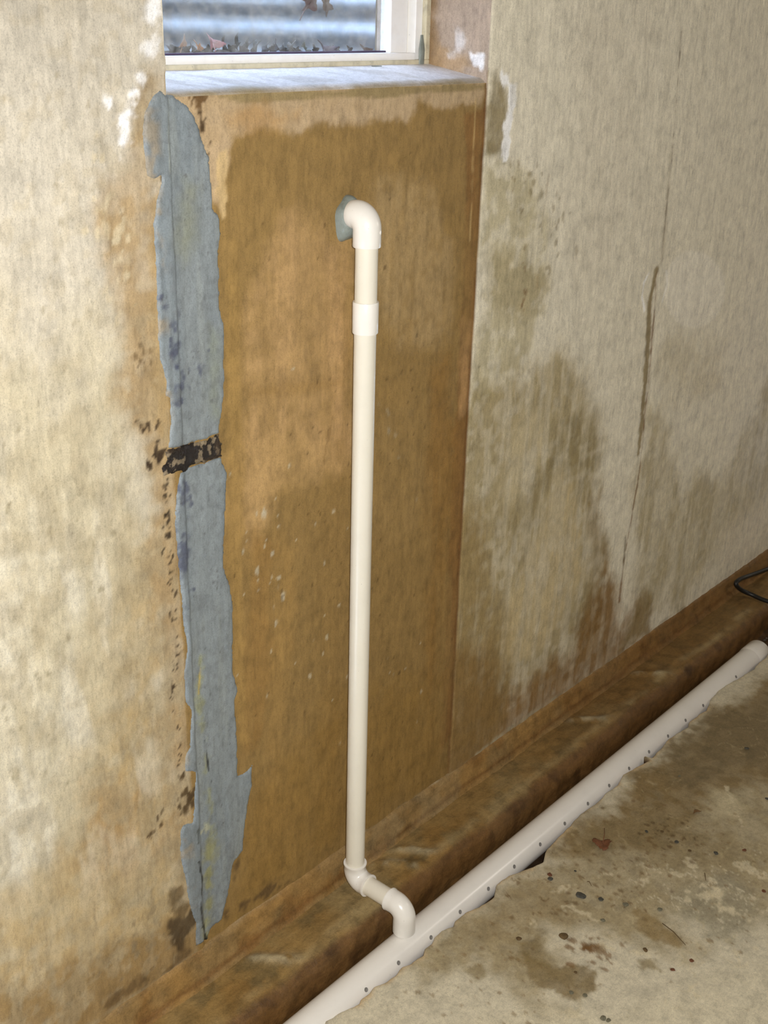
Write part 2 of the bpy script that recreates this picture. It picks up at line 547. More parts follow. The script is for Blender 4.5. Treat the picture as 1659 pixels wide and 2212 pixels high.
A([(1265, 1080), (1300, 1060), (1308, 1200), (1300, 1330), (1260, 1400), (1240, 1380), (1280, 1250)], (142, 118, 74), .02, .02, .65, .4, .2, .3)
A([(1400, 880), (1440, 900), (1480, 1050), (1560, 1020), (1660, 820), (1760, 760), (1760, 1100), (1660, 1090), (1560, 1180), (1480, 1290), (1385, 1330), (1370, 1150), (1385, 1000)], (180, 166, 128), .04, .05, .8, .3, .3, .35)
A([(1440, 730), (1560, 740), (1560, 830), (1450, 900), (1420, 800)], (198, 186, 156), .03, .04, .5, 0, .5)
A([(1560, 1150), (1700, 1050), (1700, 1230), (1590, 1250), (1560, 1220)], (232, 222, 202), .03, .03, .7, 0, .2, .5)
A([(1500, 1250), (1600, 1100), (1720, 1000), (1720, 1230), (1590, 1250)], (224, 214, 190), .03, .03, .5, 0, .3, .4)
A([(900, 1740), (950, 1560), (1040, 1490), (1140, 1480), (1230, 1400), (1290, 1280), (1310, 1200), (1340, 1350), (1380, 1290), (1400, 1310), (1410, 1370), (1120, 1600), (960, 1740)], (140, 106, 58), .03, .035, .9, .5, .2, .2, .35, OUT)
A([(1340, 1400), (1390, 1260), (1410, 1290), (1400, 1370)], (146, 126, 82), .015, .015, .7, .4)
A([(1056, 150), (1075, 150), (1098, 200), (1094, 260), (1085, 320), (1062, 340), (1050, 330)], (140, 124, 84), .01, .014, .85, .5, .2, 0, .35, OUT)
A([(900, 1080), (1040, 1120), (1070, 1300), (1110, 1450), (1060, 1620), (900, 1740)], (158, 136, 90), .035, .03, .85, .3, .15, .25, .35, OUT)
A([(900, 1380), (1060, 1420), (1090, 1500), (1060, 1640), (900, 1760)], (142, 112, 64), .03, .03, .8, .4, .15, .2, .35, OUT)
P.line([(1084, 158), (1104, 190), (1106, 230), (1094, 280), (1092, 335)], .0105, (255, 255, 254), .95, .005, .012)
P.line([(1110, 190), (1112, 215)], .006, (235, 232, 222), .6, .006, .012)
P.line([(1472, 70), (1462, 200), (1448, 370), (1440, 440), (1428, 560)], .0016, (140, 126, 104), .75, .003, .003)
P.line([(1448, 340), (1438, 460), (1430, 560)], .009, (160, 148, 124), .45, .012, .006)
P.line([(1418, 585), (1404, 650), (1398, 760), (1388, 900), (1378, 980)], .011, (142, 124, 84), .9, .006, .006, 0, .3)
P.line([(1418, 590), (1412, 700), (1398, 850), (1382, 1010), (1362, 1130), (1348, 1210), (1338, 1300)], .0025, (128, 88, 46), .75, .003, .003)
P.line([(1402, 590), (1390, 610), (1387, 640), (1393, 670)], .003, (255, 253, 248), .95, .003, .003)
P.line([(1440, 585), (1442, 610), (1430, 650)], .003, (252, 250, 244), .8, .003, .004)
P.line([(1352, 1160), (1347, 1220)], .005, (96, 76, 40), .7, .005, .003)
cc_ = [(1500 + 66 * math.cos(t), 625 + 84 * math.sin(t)) for t in np.linspace(0, 2 * PI, 24)]
A(cc_, (246, 240, 224), .006, .004, .6)
P.dots([(1100, 350), (1140, 600), (1120, 700)], 20, .012, .0035, (140, 112, 74), 41, .5)
P.line([(1185, 380), (1170, 480), (1160, 620)], .002, (158, 132, 96), .4, .004, .004, .3)
A([(1240, 0), (1400, 0), (1400, 500), (1260, 600)], (220, 211, 190), .06, .06, .5, 0, .3, .6)
# mould and tar specks
DK = (66, 52, 34)
A([(368, 1990), (395, 1985), (425, 1955), (430, 1985), (400, 2025), (393, 2055), (372, 2040)], DK, .006, .008, .85, .2, .1)
A([(366, 1920), (392, 1912), (402, 1950), (398, 1975), (372, 1965)], (84, 66, 40), .006, .010, .7, .2, .4)
P.dots([(398, 1670), (405, 1720), (398, 1760), (418, 1700)], 22, .006, .0055, (84, 66, 40), 51)
P.dots([(355, 1030), (362, 1100), (358, 1150), (370, 1200), (366, 1260)], 50, .0045, .0021, (48, 36, 24), 52)
P.dots([(372, 1240), (372, 1300), (382, 1400), (376, 1440), (372, 1500), (388, 1600), (392, 1680)], 80, .005, .0019, (60, 44, 28), 53)
P.dots([(345, 1745), (338, 1790), (320, 1810)], 14, .005, .003, (80, 60, 36), 54)
P.dots([(300, 760), (312, 790)], 14, .010, .004, (100, 80, 52), 55, .6)
P.dots([(302, 905), (310, 930), (345, 920)], 12, .006, .0035, (70, 54, 36), 56)
P.dots([(315, 1000), (350, 985), (345, 970)], 16, .006, .004, (60, 46, 32), 57)
P.dots([(350, 400), (352, 390)], 10, .004, .003, (70, 52, 32), 58)
P.line([(210, 2185), (260, 2150), (310, 2118), (360, 2090), (395, 2070)], .010, (104, 82, 52), .75, .012, .02, .45)
P.line([(495, 1975), (540, 1945), (580, 1925), (640, 1890)], .007, (92, 72, 46), .8, .010, .014, .5)
P.line([(515, 1870), (508, 1900)], .006, (96, 76, 48), .8, .006, .008)
P.dots([(250, 2050), (320, 2010), (330, 2080)], 26, .03, .005, (140, 124, 96), 59, .6)
P.dots([(430, 230), (446, 300), (455, 340)], 12, .005, .0035, (80, 62, 40), 60)
P.dots([(410, 210), (440, 222)], 20, .006, .004, (110, 84, 52), 61)
# small pale and dark specks over the panel
P.dots([(560, 900), (620, 1200), (660, 1500), (900, 1500)], 50, .08, .0028, (196, 186, 160), 62, .7)
P.dots([(540, 1150), (585, 1180), (590, 1260), (600, 1320)], 18, .02, .004, (196, 188, 164), 63, .7)
P.dots([(700, 600), (850, 900), (700, 1300), (850, 1700)], 160, .13, .0022, (84, 62, 34), 64, .6)
P.dots([(820, 870), (845, 915), (905, 1130)], 8, .01, .005, (176, 160, 128), 65, .5)
# line of lime along the foot
P.line([(190, 2212), (330, 2125), (453, 2040), (600, 1944), (787, 1808), (900, 1725), (1000, 1655), (1119, 1562), (1180, 1525)], .0035, (168, 150, 116), .55, .004, .003, .1)
P.line([(787, 1805), (870, 1745), (940, 1700), (1000, 1655), (1119, 1560), (1200, 1508)], .0055, (176, 166, 140), .7, .006, .005, .25)
P.line([(1200, 1505), (1300, 1440), (1400, 1362), (1500, 1300), (1590, 1250)], .004, (160, 148, 122), .5, .006, .004, .2)
P.mix(.85 * np.exp(-((X - XR + .001) / .0035) ** 2) * (Z < ZS) * sm(-.6, .1, P.wv), (100, 66, 32), .5)
# relief
def base_y(X, Z):
    return .0022 * fbm(X, Z, .22, 3, 3) + .0016 * fbm(X, Z, .05, 4, 3) + .003 * sm(XL - .002, XL + .003, X) * (1 - sm(XR - .003, XR + .003, X))
Y = .0022 * fbm(X, Z, .22, 3, 3) + .0016 * fbm(X, Z, .05, 4, 3) + .0005 * fbm(X, Z, .012, 6, 2, 3.)
inp = (X > XL - 1e-4) & (X < XR + 1e-4)
pan = sm(XL - .002, XL + .003, X) * (1 - sm(XR - .003, XR + .003, X))
Y = Y + .003 * pan
Y = Y + .0012 * np.exp(-((X - XR) / .004) ** 2)                        # joint at the right of the panel
for pts, w_, dp in (([(1425, 585), (1404, 850), (1370, 1100), (1345, 1300)], .005, .0012), ([(1440, 400), (1430, 560)], .006, -.001)):
    Y = Y + dp * np.exp(-(sline(X, Z, wl(pts)) / w_) ** 2)
Y = Y - .003 * sm(.1, .5, fbm(X, Z, .09, 77, 3, 3.)) * (X < XL)        # rough drips left of the crack
rag = np.exp(-((X - XL) / .006) ** 2) * (Z > ZS - .1)
Xd = X + rag * .004 * fbm(X * 0, Z, .03, 8, 3)
keep = np.ones((len(zs) - 1, len(xs) - 1), bool)
cx = (xs[:-1] + xs[1:]) / 2
cz = (zs[:-1] + zs[1:]) / 2
keep[(cz[:, None] > ZS) & (cx[None, :] > XL) & (cx[None, :] < XR)] = False
pale = list(P.c[-1, 0])
ev, ef, ec = [], [], []
def q4(a, b_, c, d, col=None):
    k = len(ev)
    ev.extend([a, b_, c, d])
    ef.append((k, k + 1, k + 2, k + 3))
    ec.extend([col or pale] * 4)
x0, x1, z0, z1 = xs[0], xs[-1], zs[0], zs[-1]
q4((-2.6, 0, z0), (x0, 0, z0), (x0, 0, z1), (-2.6, 0, z1))
q4((x1, 0, z0), (5, 0, z0), (5, 0, z1), (x1, 0, z1))
q4((-2.6, 0, z1), (XL, 0, z1), (XL, 0, 2.6), (-2.6, 0, 2.6))
q4((XR, 0, z1), (5, 0, z1), (5, 0, 2.6), (XR, 0, 2.6))
q4((XL, 0, ZTOP), (XR, 0, ZTOP), (XR, 0, 2.6), (XL, 0, 2.6))
q4((-2.6, .3, -.2), (5, .3, -.2), (5, 0, -.2), (-2.6, 0, -.2))
q4((-2.6, 0, -.2), (5, 0, -.2), (5, 0, z0), (-2.6, 0, z0))
q4((XL, .3, ZS), (XL, 0, ZS), (XL, 0, ZTOP), (XL, .3, ZTOP))
q4((XL, 0, ZTOP), (XR, 0, ZTOP), (XR, .3, ZTOP), (XL, .3, ZTOP))
# outer face, leaving the opening
q4((5, .3, -.2), (-2.6, .3, -.2), (-2.6, .3, ZS), (5, .3, ZS))
q4((XL, .3, ZS), (-2.6, .3, ZS), (-2.6, .3, 2.6), (XL, .3, 2.6))
q4((5, .3, ZS), (XR, .3, ZS), (XR, .3, 2.6), (5, .3, 2.6))
q4((XR, .3, ZTOP), (XL, .3, ZTOP), (XL, .3, 2.6), (XR, .3, 2.6))
wall = struct(grid_make('wall_front', Xd, Y, Z, M_WALL, P.c, keep, None, (ev, ef, ec)))

# right reveal of the opening
rv = np.arange(0, .3, .004)
rz = np.arange(ZS - .01, ZTOP, .004)
RY, RZ = np.meshgrid(rv, rz)
PR = Paint(RY, RZ, (178, 160, 144), lambda pts: [(lambda q: (q[1], q[2]))(on(0, XR, *p)) for p in pts])
PR.area([(895, -40), (925, -40), (925, 150), (895, 150)], (156, 150, 136), .005, .004, .9)
PR.line([(922, -20), (926, 70), (925, 150)], .010, (130, 98, 60), .85, .008, .008)
PR.area([(925, -40), (940, -40), (945, 60), (950, 150), (918, 150)], (146, 120, 88), .008, .01, .8, .2, .3)
PR.area([(950, 100), (1010, 120), (1025, 150), (930, 150)], (178, 150, 116), .008, .014, .8, .2, .3)
PR.line([(990, 60), (988, 100)], .012, (226, 224, 226), .6, .010, .02, .2)
PR.area([(1015, 112), (1050, 110), (1052, 168), (1020, 140)], (248, 248, 252), .005, .010, .95)
RX = XR + .0015 * fbm(RY, RZ, .05, 71, 3)
RX[:, 0] = XR
struct(grid_make('trim_1', RX, RY, RZ, M_WALL, PR.c))
# sloping sill of the opening
sx = np.arange(XL - .002, XR + .004, .004)
sy = np.linspace(0, .2, 44)
SX, SY = np.meshgrid(sx, sy)
PS = Paint(SX, SY, (240, 240, 246), lambda pts: [(lambda q: (q[0], q[1]))(on(2, ZS + .015, *p)) for p in pts])
PS.mix(sm(.034, .004, SY + .020 * PS.wa + .01 * PS.wb) * .9, (156, 138, 98), .2)
PS.mix(.45 * sm(.1, .5, fbm(SX + SY * .8, SY, .05, 45, 3, 1.) + .1), (184, 178, 172), 0)
PS.mix(sm(.155, .172, SY + .008 * PS.wb) * .7, (128, 108, 92), 0)
PS.dots([(700, 185), (760, 182), (850, 186)], 18, .008, .004, (96, 76, 48), 3)
SZ = ZS + .030 * sm(0, .02, SY) * .18 + SY * .155 + .0008 * fbm(SX, SY, .03, 46, 3)
SZ[0] = ZS - .008
SY2 = SY.copy()
SY2[0] += .006
SY2[1] += .002
M_SILL = concrete('pale_damp_sill', (1, 1, 1), .08, .05, .3, .45, .4, .08)
struct(grid_make('trim_2', SX, SY2, SZ, M_SILL, PS.c))

# ------------------------------------------------------------------ mortar fillet and footing ledge at the foot of the wall
def strip(name, prof, x0, x1, step, seed, amp, matl, painter):
    xs_ = np.arange(x0, x1, step)
    pr = np.array(prof)
    seglen = np.r_[0, np.cumsum(np.hypot(*np.diff(pr, axis=0).T))]
    t = np.arange(0, seglen[-1] + step * .5, step)
    py = np.interp(t, seglen, pr[:, 0])
    pz = np.interp(t, seglen, pr[:, 1])
    for _ in range(6):
        py[1:-1] = (py[:-2] + py[1:-1] * 2 + py[2:]) / 4
        pz[1:-1] = (pz[:-2] + pz[1:-1] * 2 + pz[2:]) / 4
    XX, T = np.meshgrid(xs_, t)
    YY = np.repeat(py[:, None], len(xs_), 1)
    ZZ = np.repeat(pz[:, None], len(xs_), 1)
    C, YY, ZZ = painter(XX, T, YY, ZZ)
    return struct(grid_make(name, XX, YY, ZZ, matl, C, flip=True))
def paint_fillet(XX, T, YY, ZZ):
    p = Paint(XX, T, (148, 120, 76), None)
    p.c[..., 3] = .6
    p.mix(.8 * sm(-.1, .35, fbm(XX, T, .12, 61, 4)), (160, 124, 70), .5)
    p.mix(.7 * sm(.0, .4, fbm(XX, T, .07, 62, 4)), (138, 100, 52), .6)
    p.mix(sm(.55, 1.6, XX) * .7, (126, 90, 48), .6)
    p.mix(.9 * sm(.014, .003, T + .006 * p.wb) * sm(-.15, .25, fbm(XX, T, .12, 66, 3)) * (.35 + .65 * (XX > -.1)), (196, 190, 166), .3)
    p.mix(.7 * np.exp(-((T - .070 - .01 * p.wa) / .006) ** 2), (120, 84, 44), .7)
    p.mix(.35 * sm(.02, .0, abs(XX - .25) - .2) * sm(-.2, .2, fbm(XX, T, .05, 67, 4)), (150, 132, 98), .3)
    n = fbm(XX, T, .06, 63, 4)
    YY = YY - .004 * n
    ZZ = ZZ + .003 * fbm(XX, T, .03, 64, 3)
    return p.c, YY, ZZ
strip('trim_3', [(.01, ZG + .004), (-.004, ZG), (-.012, .070), (-.022, .042), (-.032, .028), (-.04, .015)], -1.2, 3.3, .005, 1, .003, M_LEDGE, paint_fillet)
def paint_ledge(XX, T, YY, ZZ):
    p = Paint(XX, T, (148, 120, 72), None)
    p.c[..., 3] = .5
    p.mix(.8 * sm(-.15, .35, fbm(XX, T, .16, 71, 4)), (156, 136, 94), .4)
    p.mix(.7 * sm(.0, .35, fbm(XX, T, .13, 72, 4)), (136, 104, 56), .6)
    p.mix(.6 * sm(.05, .35, fbm(XX, T, .05, 73, 4)), (112, 98, 66), .5)
    p.mix(sm(.3, 1.2, XX) * .7, (124, 94, 52), .6)
    for xc in (-.28, .13, .20, .98, 1.33):
        g = np.exp(-((XX - xc - (T - .07) * .8 - .02 * p.wa) / .018) ** 2) * sm(.02, .05, T) * sm(.14, .10, T)
        p.mix(g * .75 * sm(-.35, .2, p.wb), (178, 166, 134), .5)
        ZZ = ZZ + .006 * g
    p.mix(.6 * np.exp(-((T - .118 - .012 * p.wa) / .012) ** 2) * sm(-.2, .3, fbm(XX, T, .09, 76, 3)), (168, 148, 106), .4)  # highlight stripe painted along the rounded front lip
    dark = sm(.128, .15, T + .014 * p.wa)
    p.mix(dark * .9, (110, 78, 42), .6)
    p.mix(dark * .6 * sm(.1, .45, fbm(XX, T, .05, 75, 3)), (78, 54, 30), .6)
    n = fbm(XX, T, .10, 74, 4)
    e = sm(.09, .14, T)
    YY = YY - e * (.010 * fbm(XX, T * 0, .22, 78, 3) + .003 * fbm(XX, T, .03, 79, 3))
    ZZ = ZZ + .003 * n + .0012 * fbm(XX, T, .025, 80, 3)
    YY = YY + .003 * n
    return p.c, YY, ZZ
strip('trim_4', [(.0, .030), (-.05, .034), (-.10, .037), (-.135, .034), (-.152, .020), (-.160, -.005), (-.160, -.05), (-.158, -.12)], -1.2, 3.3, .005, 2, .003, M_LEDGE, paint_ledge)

# muddy bed of the trench
tx = np.arange(-1.2, 3.3, .01)
ty = np.arange(-.50, -.13, .01)
TX, TY = np.meshgrid(tx, ty)
PT = Paint(TX, TY, (74, 54, 34), None)
PT.c[..., 3] = .6
PT.mix(.7 * sm(0, .4, fbm(TX, TY, .06, 91, 4)), (48, 38, 28), .7)
PT.mix(.7 * sm(.1, .4, fbm(TX, TY, .04, 92, 4)), (110, 84, 56), .4)
far = sm(1.55, 2.1, TX)
TZ = -.088 + .010 * fbm(TX, TY, .07, 93, 4) + .045 * far
trench = struct(grid_make('trench_bed', TX, TY, TZ, M_LEDGE, PT.c))

# ------------------------------------------------------------------ floor slab with its broken edge
c3 = [(340,1690),(400,1660),(450,1625),(520,1590),(590,1550),(600,1525),(660,1480),(700,1435),(730,1420),(800,1390),(850,1355),(900,1290),(960,1270),(1050,1205),(1060,1165),(1110,1125),(1130,1080),(1180,1030),(1270,1000),(1280,960),(1350,900),(1440,865),(1510,820),(1560,785),(1570,700),(1620,660),(1659,640)]
c8 = [(530,605),(600,575),(610,525),(680,450),(730,400),(770,355),(850,300),(900,245),(950,210),(980,160),(1040,125),(1110,90)]
c7 = [(490,2130),(520,2070),(610,2030),(640,2000),(750,1950),(820,1880),(880,1800),(920,1770),(1040,1700),(1050,1665),(1130,1600),(1190,1570),(1215,1490),(1260,1430),(1310,1395),(1360,1360),(1440,1320),(1550,1250),(1600,1190),(1659,1150)]
ed = [(a / 3.318 + 600, b_ / 3.318 + 1700) for a, b_ in c3] + [(a / 2.186 + 900, b_ / 2.186 + 1600) for a, b_ in c8] + [(a / 3.614 + 1200, b_ / 3.614 + 1100) for a, b_ in c7]
E2 = fl_(ed, 0)
ex = [E2[0][0]]
ey = [E2[0][1]]
for a, b_ in E2[1:]:
    ex.append(max(a, ex[-1] + .0015))
    ey.append(b_)
fx = np.arange(-1.0, 3.3, .0045)
ye = .003 + np.interp(fx, ex, ey) + .003 * fbm(fx, fx * 0, .02, 101, 3) + np.where((fx < ex[0]) | (fx > ex[-1]), .012 * fbm(fx, fx * 0, .12, 102, 3), 0)
# rows: bottom of broken face, lip, then away from the trench
tt = np.r_[np.array([-.012, -.008, -.002, 0, .0015, .004]), np.arange(.0085, .80, .0045)]
FX, FT = np.meshgrid(fx, tt)
FY = ye[None, :] - FT * 1.0
FZ = np.zeros_like(FX)
FZ[0], FZ[1], FZ[2], FZ[3], FZ[4], FZ[5] = -.12, -.06, -.02, -.006, -.0015, 0
FY[0] = ye - .012
FY[1] = ye - .006
FY[2] = ye - .001
FY[3] = ye
FY = FY - .0
FZ[4:] += .0012 * fbm(FX[4:], FY[4:], .09, 103, 3) + .0006 * fbm(FX[4:], FY[4:], .02, 104, 3)
PF = Paint(FX, FY, (208, 199, 174), fl_)
A = PF.area
# the wet browned zone next to the trench
A([(1659, 1440), (1280, 1780), (1100, 1890), (1000, 1960), (930, 2040), (900, 2080), (900, 2140), (1010, 2080), (1080, 2140), (1180, 2180), (1250, 2080), (1190, 2020), (1310, 2020), (1440, 2060), (1480, 2030), (1400, 1960), (1500, 1960), (1620, 2000), (1700, 1960), (1800, 1700), (1800, 1400)], (160, 144, 108), .03, .05, .85, .3, .2)
A([(1659, 1440), (1480, 1590), (1280, 1780), (1200, 1850), (1290, 1840), (1420, 1830), (1500, 1800), (1560, 1720), (1660, 1700), (1800, 1600), (1800, 1400)], (132, 110, 70), .03, .05, .85, .5, .25)
A([(1430, 1620), (1500, 1560), (1659, 1500), (1800, 1480), (1800, 1600), (1600, 1680), (1480, 1720)], (126, 112, 84), .03, .05, .7, .4, .4)
A([(1240, 1790), (1420, 1750), (1560, 1770), (1600, 1860), (1440, 1870), (1260, 1880)], (142, 126, 92), .03, .04, .6, .4, .4)
A([(1470, 1920), (1560, 1900), (1640, 1950), (1620, 2010), (1540, 2020), (1480, 1970)], (160, 152, 128), .02, .04, .8, .3, .3)
A([(1030, 1930), (1200, 1900), (1260, 1960), (1200, 2010), (1060, 2040), (990, 2010)], (158, 140, 104), .03, .04, .6, .4, .3)
A([(1130, 2060), (1180, 2085), (1260, 2080), (1295, 2100), (1290, 2140), (1250, 2165), (1180, 2150), (1145, 2120)], (134, 116, 80), .006, .022, .9, .6, .15)
A([(1110, 2030), (1170, 2020), (1190, 2060), (1180, 2100), (1130, 2080)], (134, 116, 78), .01, .018, .75, .5, .2)
A([(1005, 2095), (1040, 2080), (1060, 2110), (1025, 2130)], (150, 134, 98), .008, .014, .7, .4)
A([(1270, 2030), (1310, 2040), (1300, 2065), (1280, 2060)], (134, 108, 70), .004, .010, .75, .4)
A([(1370, 2070), (1420, 2070), (1430, 2100), (1380, 2100)], (146, 130, 94), .006, .014, .75, .4)
A([(1380, 1970), (1450, 2010), (1480, 2045), (1440, 2045), (1380, 2010)], (146, 124, 82), .006, .014, .75, .4, .2)
A([(1190, 1690), (1290, 1750), (1250, 1810), (1190, 1830)], (140, 118, 78), .015, .02, .5, .3, .4)
# pale lime
A([(1520, 1690), (1600, 1720), (1620, 1780), (1560, 1770), (1480, 1790), (1530, 1740)], (206, 194, 160), .012, .03, .75, 0, .6)
A([(1200, 2180), (1300, 2200), (1659, 2100), (1800, 2300), (1100, 2400), (900, 2250), (1000, 2200)], (210, 200, 172), .03, .05, .6)
for k, pts in enumerate([[(1370, 1858), (1400, 1880), (1470, 1895), (1490, 1880)], [(1492, 1860), (1497, 1910), (1490, 1940)], [(1290, 1890), (1320, 1885)], [(1330, 1890), (1360, 1900), (1420, 1905)], [(1570, 1700), (1590, 1750), (1610, 1800)], [(1200, 1925), (1240, 1905)], [(1150, 1990), (1165, 2000)], [(1230, 1960), (1290, 1990)], [(1500, 1940), (1570, 1930), (1640, 1945)], [(1530, 1900), (1560, 1960), (1640, 1990)], [(1600, 1870), (1659, 1900)], [(1260, 2010), (1320, 2050), (1400, 2060)]]):
    PF.line(pts, .0035, (214, 202, 170), .75, .005, .022, .15)
cell = np.abs(fbm(FX, FY, .045, 111, 4))
PF.mix(.75 * sm(.035, .0, cell) * sm(.06, -.02, -sdf(FX, FY, fl_([(1400, 1870), (1659, 1820), (1700, 2000), (1560, 2030), (1430, 1960), (1320, 1960)])) + .02) , (214, 204, 176), 0)
PF.mix(.35 * sm(.05, .0, np.abs(fbm(FX, FY, .06, 112, 3))) * sm(-.1, .3, PF.wa), (206, 190, 150), 0)
PF.dots([(1000, 2200), (1100, 2150), (1250, 1850), (1500, 1800), (1620, 2050)], 260, .12, .0032, (126, 100, 62), 113, .55)
PF.dots([(1180, 1900), (1300, 1950), (1450, 1800), (1100, 2000)], 120, .06, .0035, (110, 84, 50), 114, .6)
PF.dots([(1210, 2060), (1240, 2050), (1280, 2030), (1300, 2070)], 20, .02, .006, (120, 88, 50), 115, .7)
PF.dots([(1400, 1740), (1440, 1790), (1480, 1800), (1400, 1800)], 40, .03, .004, (92, 70, 42), 116, .7)
PF.mix(sm(.016, .0, FT + .010 * PF.wb) * sm(-.2, .3, fbm(FX, FY, .05, 118, 3)) * .8, (204, 178, 136), .0)
PF.mix(1. * (FT < -.001), (96, 62, 34), .4)
yb = FY[-1].min()
ev, ef, ec = [], [], []
pale = list(PF.c[-1, 0])
x0, x1 = fx[0], fx[-1]
q4((-2.6, -4.6, 0), (5, -4.6, 0), (5, yb, 0), (-2.6, yb, 0))
q4((-2.6, yb, 0), (x0, yb, 0), (x0, ye[0], 0), (-2.6, ye[0], 0))
q4((x1, yb, 0), (5, yb, 0), (5, ye[-1], 0), (x1, ye[-1], 0))
FY[-1] = yb - .004
floor = struct(grid_make('floor', FX, FY, FZ, M_FLOOR, PF.c, None, None, (ev, ef, ec), flip=True))

# rest of the basement shell, behind and beside the camera
struct(box('wall_left', -2.8, -2.6, -4.6, .3, -.2, 2.6, M_PLAIN))
struct(box('wall_right', 5, 5.2, -4.6, .3, -.2, 2.6, M_PLAIN))
struct(box('wall_back', -2.8, 5.2, -4.8, -4.6, -.2, 2.6, M_PLAIN))
struct(box('ceiling', -2.8, 5.2, -4.8, .3, 2.45, 2.6, M_WOOD))

# ------------------------------------------------------------------ grey cement bands over the crack
UP = [(348,192),(358,203),(381,207),(399,219),(423,243),(441,295),(456,337),(462,385),(465,451),(480,469),(483,512),(479,542),(480,602),(482,662),(491,708),(492,798),(492,829),(490,859),(485,903),(478,938),(450,952),(426,959),(391,968),(362,973),(368,953),(370,903),(368,862),(360,856),(363,826),(356,800),(348,783),(342,723),(340,602),(337,542),(333,482),(339,436),(348,409),(350,382),(335,388),(320,380),(316,361),(313,331),(308,283),(315,240),(330,207)]
LO = [(391,1020),(415,1009),(441,1003),(482,987),(495,1023),(494,1079),(490,1153),(488,1226),(500,1259),(509,1300),(509,1388),(509,1451),(514,1468),(521,1495),(513,1515),(518,1603),(518,1678),(538,1668),(550,1651),(548,1698),(540,1739),(533,1790),(531,1841),(511,1865),(499,1926),(492,1960),(484,1990),(460,2010),(453,2034),(443,2037),(425,2048),(426,1997),(413,1960),(403,1929),(399,1892),(391,1851),(391,1800),(396,1783),(416,1776),(421,1705),(423,1671),(401,1670),(403,1637),(413,1617),(413,1583),(416,1536),(403,1519),(399,1451),(404,1400),(397,1329),(391,1241),(379,1138),(382,1079),(388,1029)]
TR = [(478,940),(484,965),(484,986),(450,1001),(415,1009),(404,1023),(390,1016),(356,1031),(350,1012),(362,999),(360,976),(395,963),(430,957),(455,949)]
def patch(name, poly, thick, matl, painter, h=.003, seed=0, rough=.0012, parent=None):
    W = wl(poly, -.004)
    a = np.array(W)
    gx = np.arange(a[:, 0].min() - h * 2, a[:, 0].max() + h * 2, h)
    gz = np.arange(a[:, 1].min() - h * 2, a[:, 1].max() + h * 2, h)
    GX, GZ = np.meshgrid(gx, gz)
    dfun = lambda x, z: sdf(x, z, W) + (.004 * fbm(x, z, .006, 230, 3) if seed == 3 else 0) + .0028 * fbm(x, z, .010, 200 + seed, 4)
    d = dfun(GX, GZ)
    gy, gxx = np.gradient(d, h)
    g = np.maximum(np.hypot(gxx, gy), .3)
    bd = (np.abs(d) < h * .75)
    SXX = np.where(bd, GX - d * gxx / g ** 2, GX)
    SZZ = np.where(bd, GZ - d * gy / g ** 2, GZ)
    ins = (d > 0) | bd
    k = ins[:-1, :-1] & ins[1:, :-1] & ins[:-1, 1:] & ins[1:, 1:]
    dd = np.where(bd, 0, np.maximum(d, 0))
    pnl = sm(XL - .002, XL + .003, SXX)
    GY = -(thick * sm(-.0005, .007, dd) + rough * 2 * fbm(SXX, SZZ, .03, 210 + seed, 3, 4.)) + base_y(SXX, SZZ) - .0010 - .0012 * (SXX < XL)
    GY = np.where(bd, base_y(SXX, SZZ) + .002, GY)
    p = painter(SXX, SZZ)
    return grid_make(name, SXX, GY, SZZ, matl, p.c, k, parent)
def cem_paint(seed):
    def f(x, z):
        p = Paint(x, z, (136, 144, 147), wl)
        p.c[..., 3] = .45
        p.mix(.7 * sm(-.2, .4, fbm(x, z, .05, seed, 4, 7.)), (128, 138, 144), .5)
        p.mix(.35 * sm(.1, .4, fbm(x, z, .02, seed + 1, 3, 6.)), (150, 156, 152), .4)
        p.area([(395, 380), (430, 400), (425, 520), (400, 560), (380, 520)], (138, 140, 116), .015, .015, .6, .4)
        p.area([(450, 700), (475, 720), (475, 900), (455, 900)], (142, 148, 128), .01, .01, .5, .4)
        for pts in ([(365, 225), (370, 250)], [(368, 640), (385, 720), (372, 780), (378, 860)], [(385, 780), (395, 830)], [(392, 1060), (402, 1140), (400, 1300)], [(440, 770), (445, 800)], [(420, 210), (440, 290)]):
            p.line(pts, .007, (74, 78, 100), .75, .004, .022, .5)
        p.line([(362, 215), (362, 300), (364, 370)], .002, (170, 178, 174), .7, .002, .002)
        p.line([(434, 1425), (430, 1500), (437, 1570), (445, 1660), (458, 1760), (450, 1850), (452, 1960), (447, 2020)], .004, (158, 158, 96), .55, .008, .01, .1)
        p.line([(433, 1445), (430, 1500)], .0016, (196, 170, 84), .8, .002, .002)
        p.line([(452, 1830), (452, 1940), (446, 2010)], .012, (148, 146, 104), .6, .012, .012, .1)
        p.line([(443, 1600), (450, 1660), (458, 1690)], .0018, (40, 42, 50), .9, .0014, .004)
        p.line([(428, 1860), (436, 1900), (432, 1950), (437, 2000)], .0018, (44, 46, 42), .9, .0014, .004)
        p.line([(440, 2000), (446, 2030)], .0018, (44, 46, 42), .9, .0014, .004)
        p.line([(425, 1790), (425, 1820)], .0014, (70, 72, 66), .7, .0014, .004)
        p.dots([(400, 350), (400, 900), (440, 1300), (480, 1800)], 90, .03, .0016, (84, 82, 84), seed, .6)
        p.mix(.6 * sm(XL - .012, XL - .03, x) * sm(-.1, .25, fbm(x, z, .03, seed + 9, 4)), (164, 146, 116), .3)
        p.mix(.35 * sm(.15, .35, fbm(x, z, .012, seed + 12, 3)), (112, 116, 118), .3)
        p.line([(424, 2046), (440, 2036), (450, 2032)], .005, (30, 24, 18), .95, .003, .004)
        p.dots([(440, 1795), (445, 1800)], 3, .004, .006, (176, 176, 150), seed + 6, .7)
        return p
    return f
